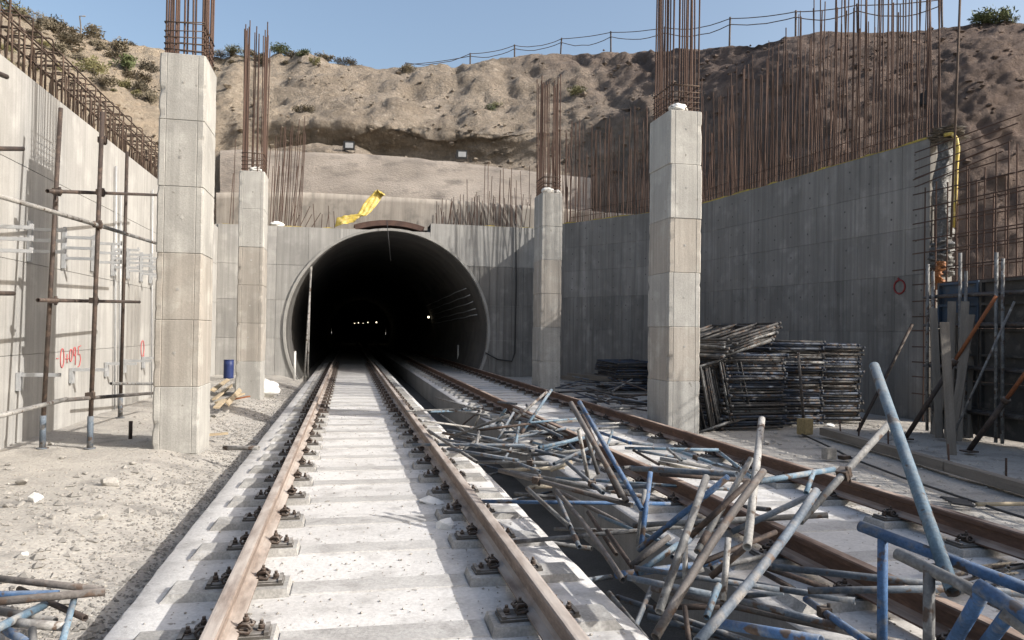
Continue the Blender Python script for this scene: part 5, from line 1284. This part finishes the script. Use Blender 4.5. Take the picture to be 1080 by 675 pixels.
# timber scraps, sack, barrel, stake
for i, (pa, pb, th) in enumerate((((226,421),(250,402),.05), ((229,425),(262,413),.05), ((236,423),(268,417),.04), ((224,412),(244,398),.05), ((240,426),(256,408),.04), ((228,430),(238,420),.04))):
    a, b = onz(*pa, .07+.03*i), onz(*pb, .10+.03*i); m_, L = orient(a, b); bb = MB(); bb.box(-.045, .045, -th/3, th/3, 0, L*.8); o = bb.build('timber_scrap', 'newwood' if i != 2 else 'rustprop'); o.matrix_world = Matrix.Translation(a) @ m_ @ Matrix.Rotation(random.uniform(-.3, 1.2), 4, 'Z')
    tag(o, ['pale board lowest in the scrap pile behind the near column', 'pale board second in the scrap pile behind the near column', 'red-brown board in the scrap pile left of the white sack', 'pale board at the back of the scrap pile', 'short pale board across the top of the scrap pile', 'small pale piece at the front of the scrap pile'][i], 'board', 'timber scraps')
a, b = onz(192, 461, .02), onz(240, 457, .03); m_, L = orient(a, b); bb = MB(); bb.box(-.03, .03, -.015, .015, 0, L); o = bb.build('lath', 'newwood'); o.matrix_world = Matrix.Translation(a) @ m_; tag(o, 'thin pale lath lying at the foot of the near column', 'lath')
p = onz(271, 415, .0)
def sack_mesh(seed):
    bm = bmesh.new(); bmesh.ops.create_icosphere(bm, subdivisions=4, radius=1)
    for v in bm.verts:
        q = v.co+Vector((seed, 0, 0)); v.co *= 1+.20*noise.noise(q*1.8)+.10*noise.noise(q*4.5)+.05*noise.noise(q*10)
    me = bpy.data.meshes.new('sack'); bm.to_mesh(me); bm.free(); me.polygons.foreach_set('use_smooth', [True]*len(me.polygons)); me.materials.append(M['cloth']); return me
SK = [sack_mesh(2.2), sack_mesh(8.1)]
tag(link('sack', SK[0], None, p+Vector((0, 0, .13)), (0, .1, .4), (.50, .30, .24)), 'white plastic sack lying at the foot of the distant left column', 'sack')
for (x, y, z, s_, lb) in ((5.0, 11.05, 5.03, .13, 'white bundle on top of the near right column, inside its cage'), (4.9, 18.6, 5.09, .14, 'larger white bundle on top of the distant right column'), (5.13, 18.62, 5.07, .10, 'smaller white bundle on top of the distant right column'), (-2.05, 17.7, 5.02, .12, 'dusty white bundle on top of the distant left column')):
    tag(link('cloth_bundle', random.choice(SK), None, (x, y, z), (0, 0, random.uniform(0, 6)), (s_*1.3, s_, s_*.6)), lb, 'bundle', 'bundles on the columns')
p = ony(272, 235.5, PY+.2); tag(link('cloth_bundle', SK[1], None, (p.x+.6, PY+.25, ZPL+.08), (0,0,.4), (.22,.16,.1)), 'white rag on the portal top left of the yellow sheet', 'rag', 'bundles on the columns')
p = onz(241, 399, .0); b_ = empty('barrel', p+Vector((0, 0, .0)), 'dark blue plastic barrel behind the distant left column', 'barrel')
m_ = MB(); m_.tube([(0,0,0), (0,0,.06), (0,0,.3), (0,0,.33), (0,0,.6), (0,0,.63), (0,0,.9)], .29, 20); m_.build('body', 'barrel', b_); m_ = MB(); m_.tube([(0,0,.9), (0,0,.93)], .30, 20); m_.build('lid', 'barrel', b_); b_.scale = (.5, .5, .6)
p = onz(137.5, 463, .0); m_ = MB(); m_.tube([p, p+Vector((0, 0, .24))], .025, 8); tag(m_.build('steel_stake', 'p_dark'), 'short dark steel stake in the sand left of the near column', 'stake')
# small white tray on legs at the slab edge
a, b = onz(236, 472.5, .05), onz(273, 472.5, .08); pipe(a, b, .028, 'p_white', 'white plastic pipe lying on the gravel at the slab edge', None, 'plastic_pipe')
# props of rubble on the right floor
def block(px, py, wpx, hpx, m, lb, rz=.3, cat='block'):
    p = onz(px, py, .0); d = (p-CAM).dot(fwd); w_, h_ = wpx/F*d, hpx/F*d; bm = bmesh.new(); bmesh.ops.create_cube(bm, size=1); bmesh.ops.bevel(bm, geom=list(bm.edges), offset=.06, segments=2, affect='EDGES')
    for v in bm.verts: v.co += Vector((noise.noise(v.co*3+Vector((px,0,0))), noise.noise(v.co*3+Vector((0,px,0))), 0))*.05
    me = bpy.data.meshes.new('block'); bm.to_mesh(me); bm.free(); me.materials.append(M[m]); return tag(link('block', me, None, p+Vector((0, w_*.3, h_/2)), (0, 0, rz), (w_*.85, w_*.6, h_)), lb, cat)
block(852, 459, 17, 17, 'foam', 'yellow-brown foam block standing on the right floor') if 'foam' in M else None
M['foam'] = mat('yellow-brown foam', (.30,.235,.12), (.22,.17,.09), None, scale=6, coord='obj', fine=.2, bump=.5)
block(852, 459, 17, 17, 'foam', 'yellow-brown foam block standing on the right floor')
block(877, 485, 15, 12, 'rock', 'small grey concrete block on the right floor', .1)
block(893, 485, 14, 4, 'iron', 'dark flat scrap beside the small grey block', .3, 'scrap')
rock(818, 458, 10, RK[2], 'round stone at the foot of the stacked frames', .0); rock(868, 440, 12, WR[0], 'pale stone near the stacks, left of two', .0); rock(876, 449, 12, WR[1], 'pale flat stone near the stacks, right of two', .0, ez=.5)
for i in range(16):
    px, py = random.uniform(770, 960), random.uniform(458, 520); rock(px, py, random.uniform(4, 9), RK[i % 6], 'small debris stone scattered on the right floor', .0, group='debris on the right floor', ez=.6)
# stack of thin laths near the outer rail and dry brush by far track
for i in range(5):
    a, b = onz(992+3*i, 524+1.5*i, .02+.012*i), onz(1020+2*i, 528+1.5*i, .02+.012*i); m_, L = orient(a, b); bb = MB(); bb.box(-.03, .03, -.006, .006, 0, L); o = bb.build('lath', 'blackplastic'); o.matrix_world = Matrix.Translation(a) @ m_; tag(o, 'dark flat strip in the small pile beyond the outer rail', 'strip', 'dark strips beyond the outer rail')
a, b = onz(1030, 532, .03), onz(1100, 531, .03); pipe(a, b, .018, 'newwood', 'thin pale stick lying beyond the outer rail at the right edge', None, 'stick')
for i in range(46):
    px, py = random.uniform(985, 1080), random.uniform(594, 625)
    p = H(px, py, .03+random.random()*.08); a = random.gauss(.9, .5); L = random.uniform(.2, .5); d = Vector((math.cos(a), math.sin(a)*.3, random.uniform(-.05, .05)))*L/2
    pipe(p-d, p+d, random.choice((.006, .008, .011)), random.choice(('p_brown', 'p_dark', 'p_cream', 'wood')), 'thin bent offcut in the brushwood-like scrap on the far track', 'thin scrap on the far track', 'rod_offcut', 5)
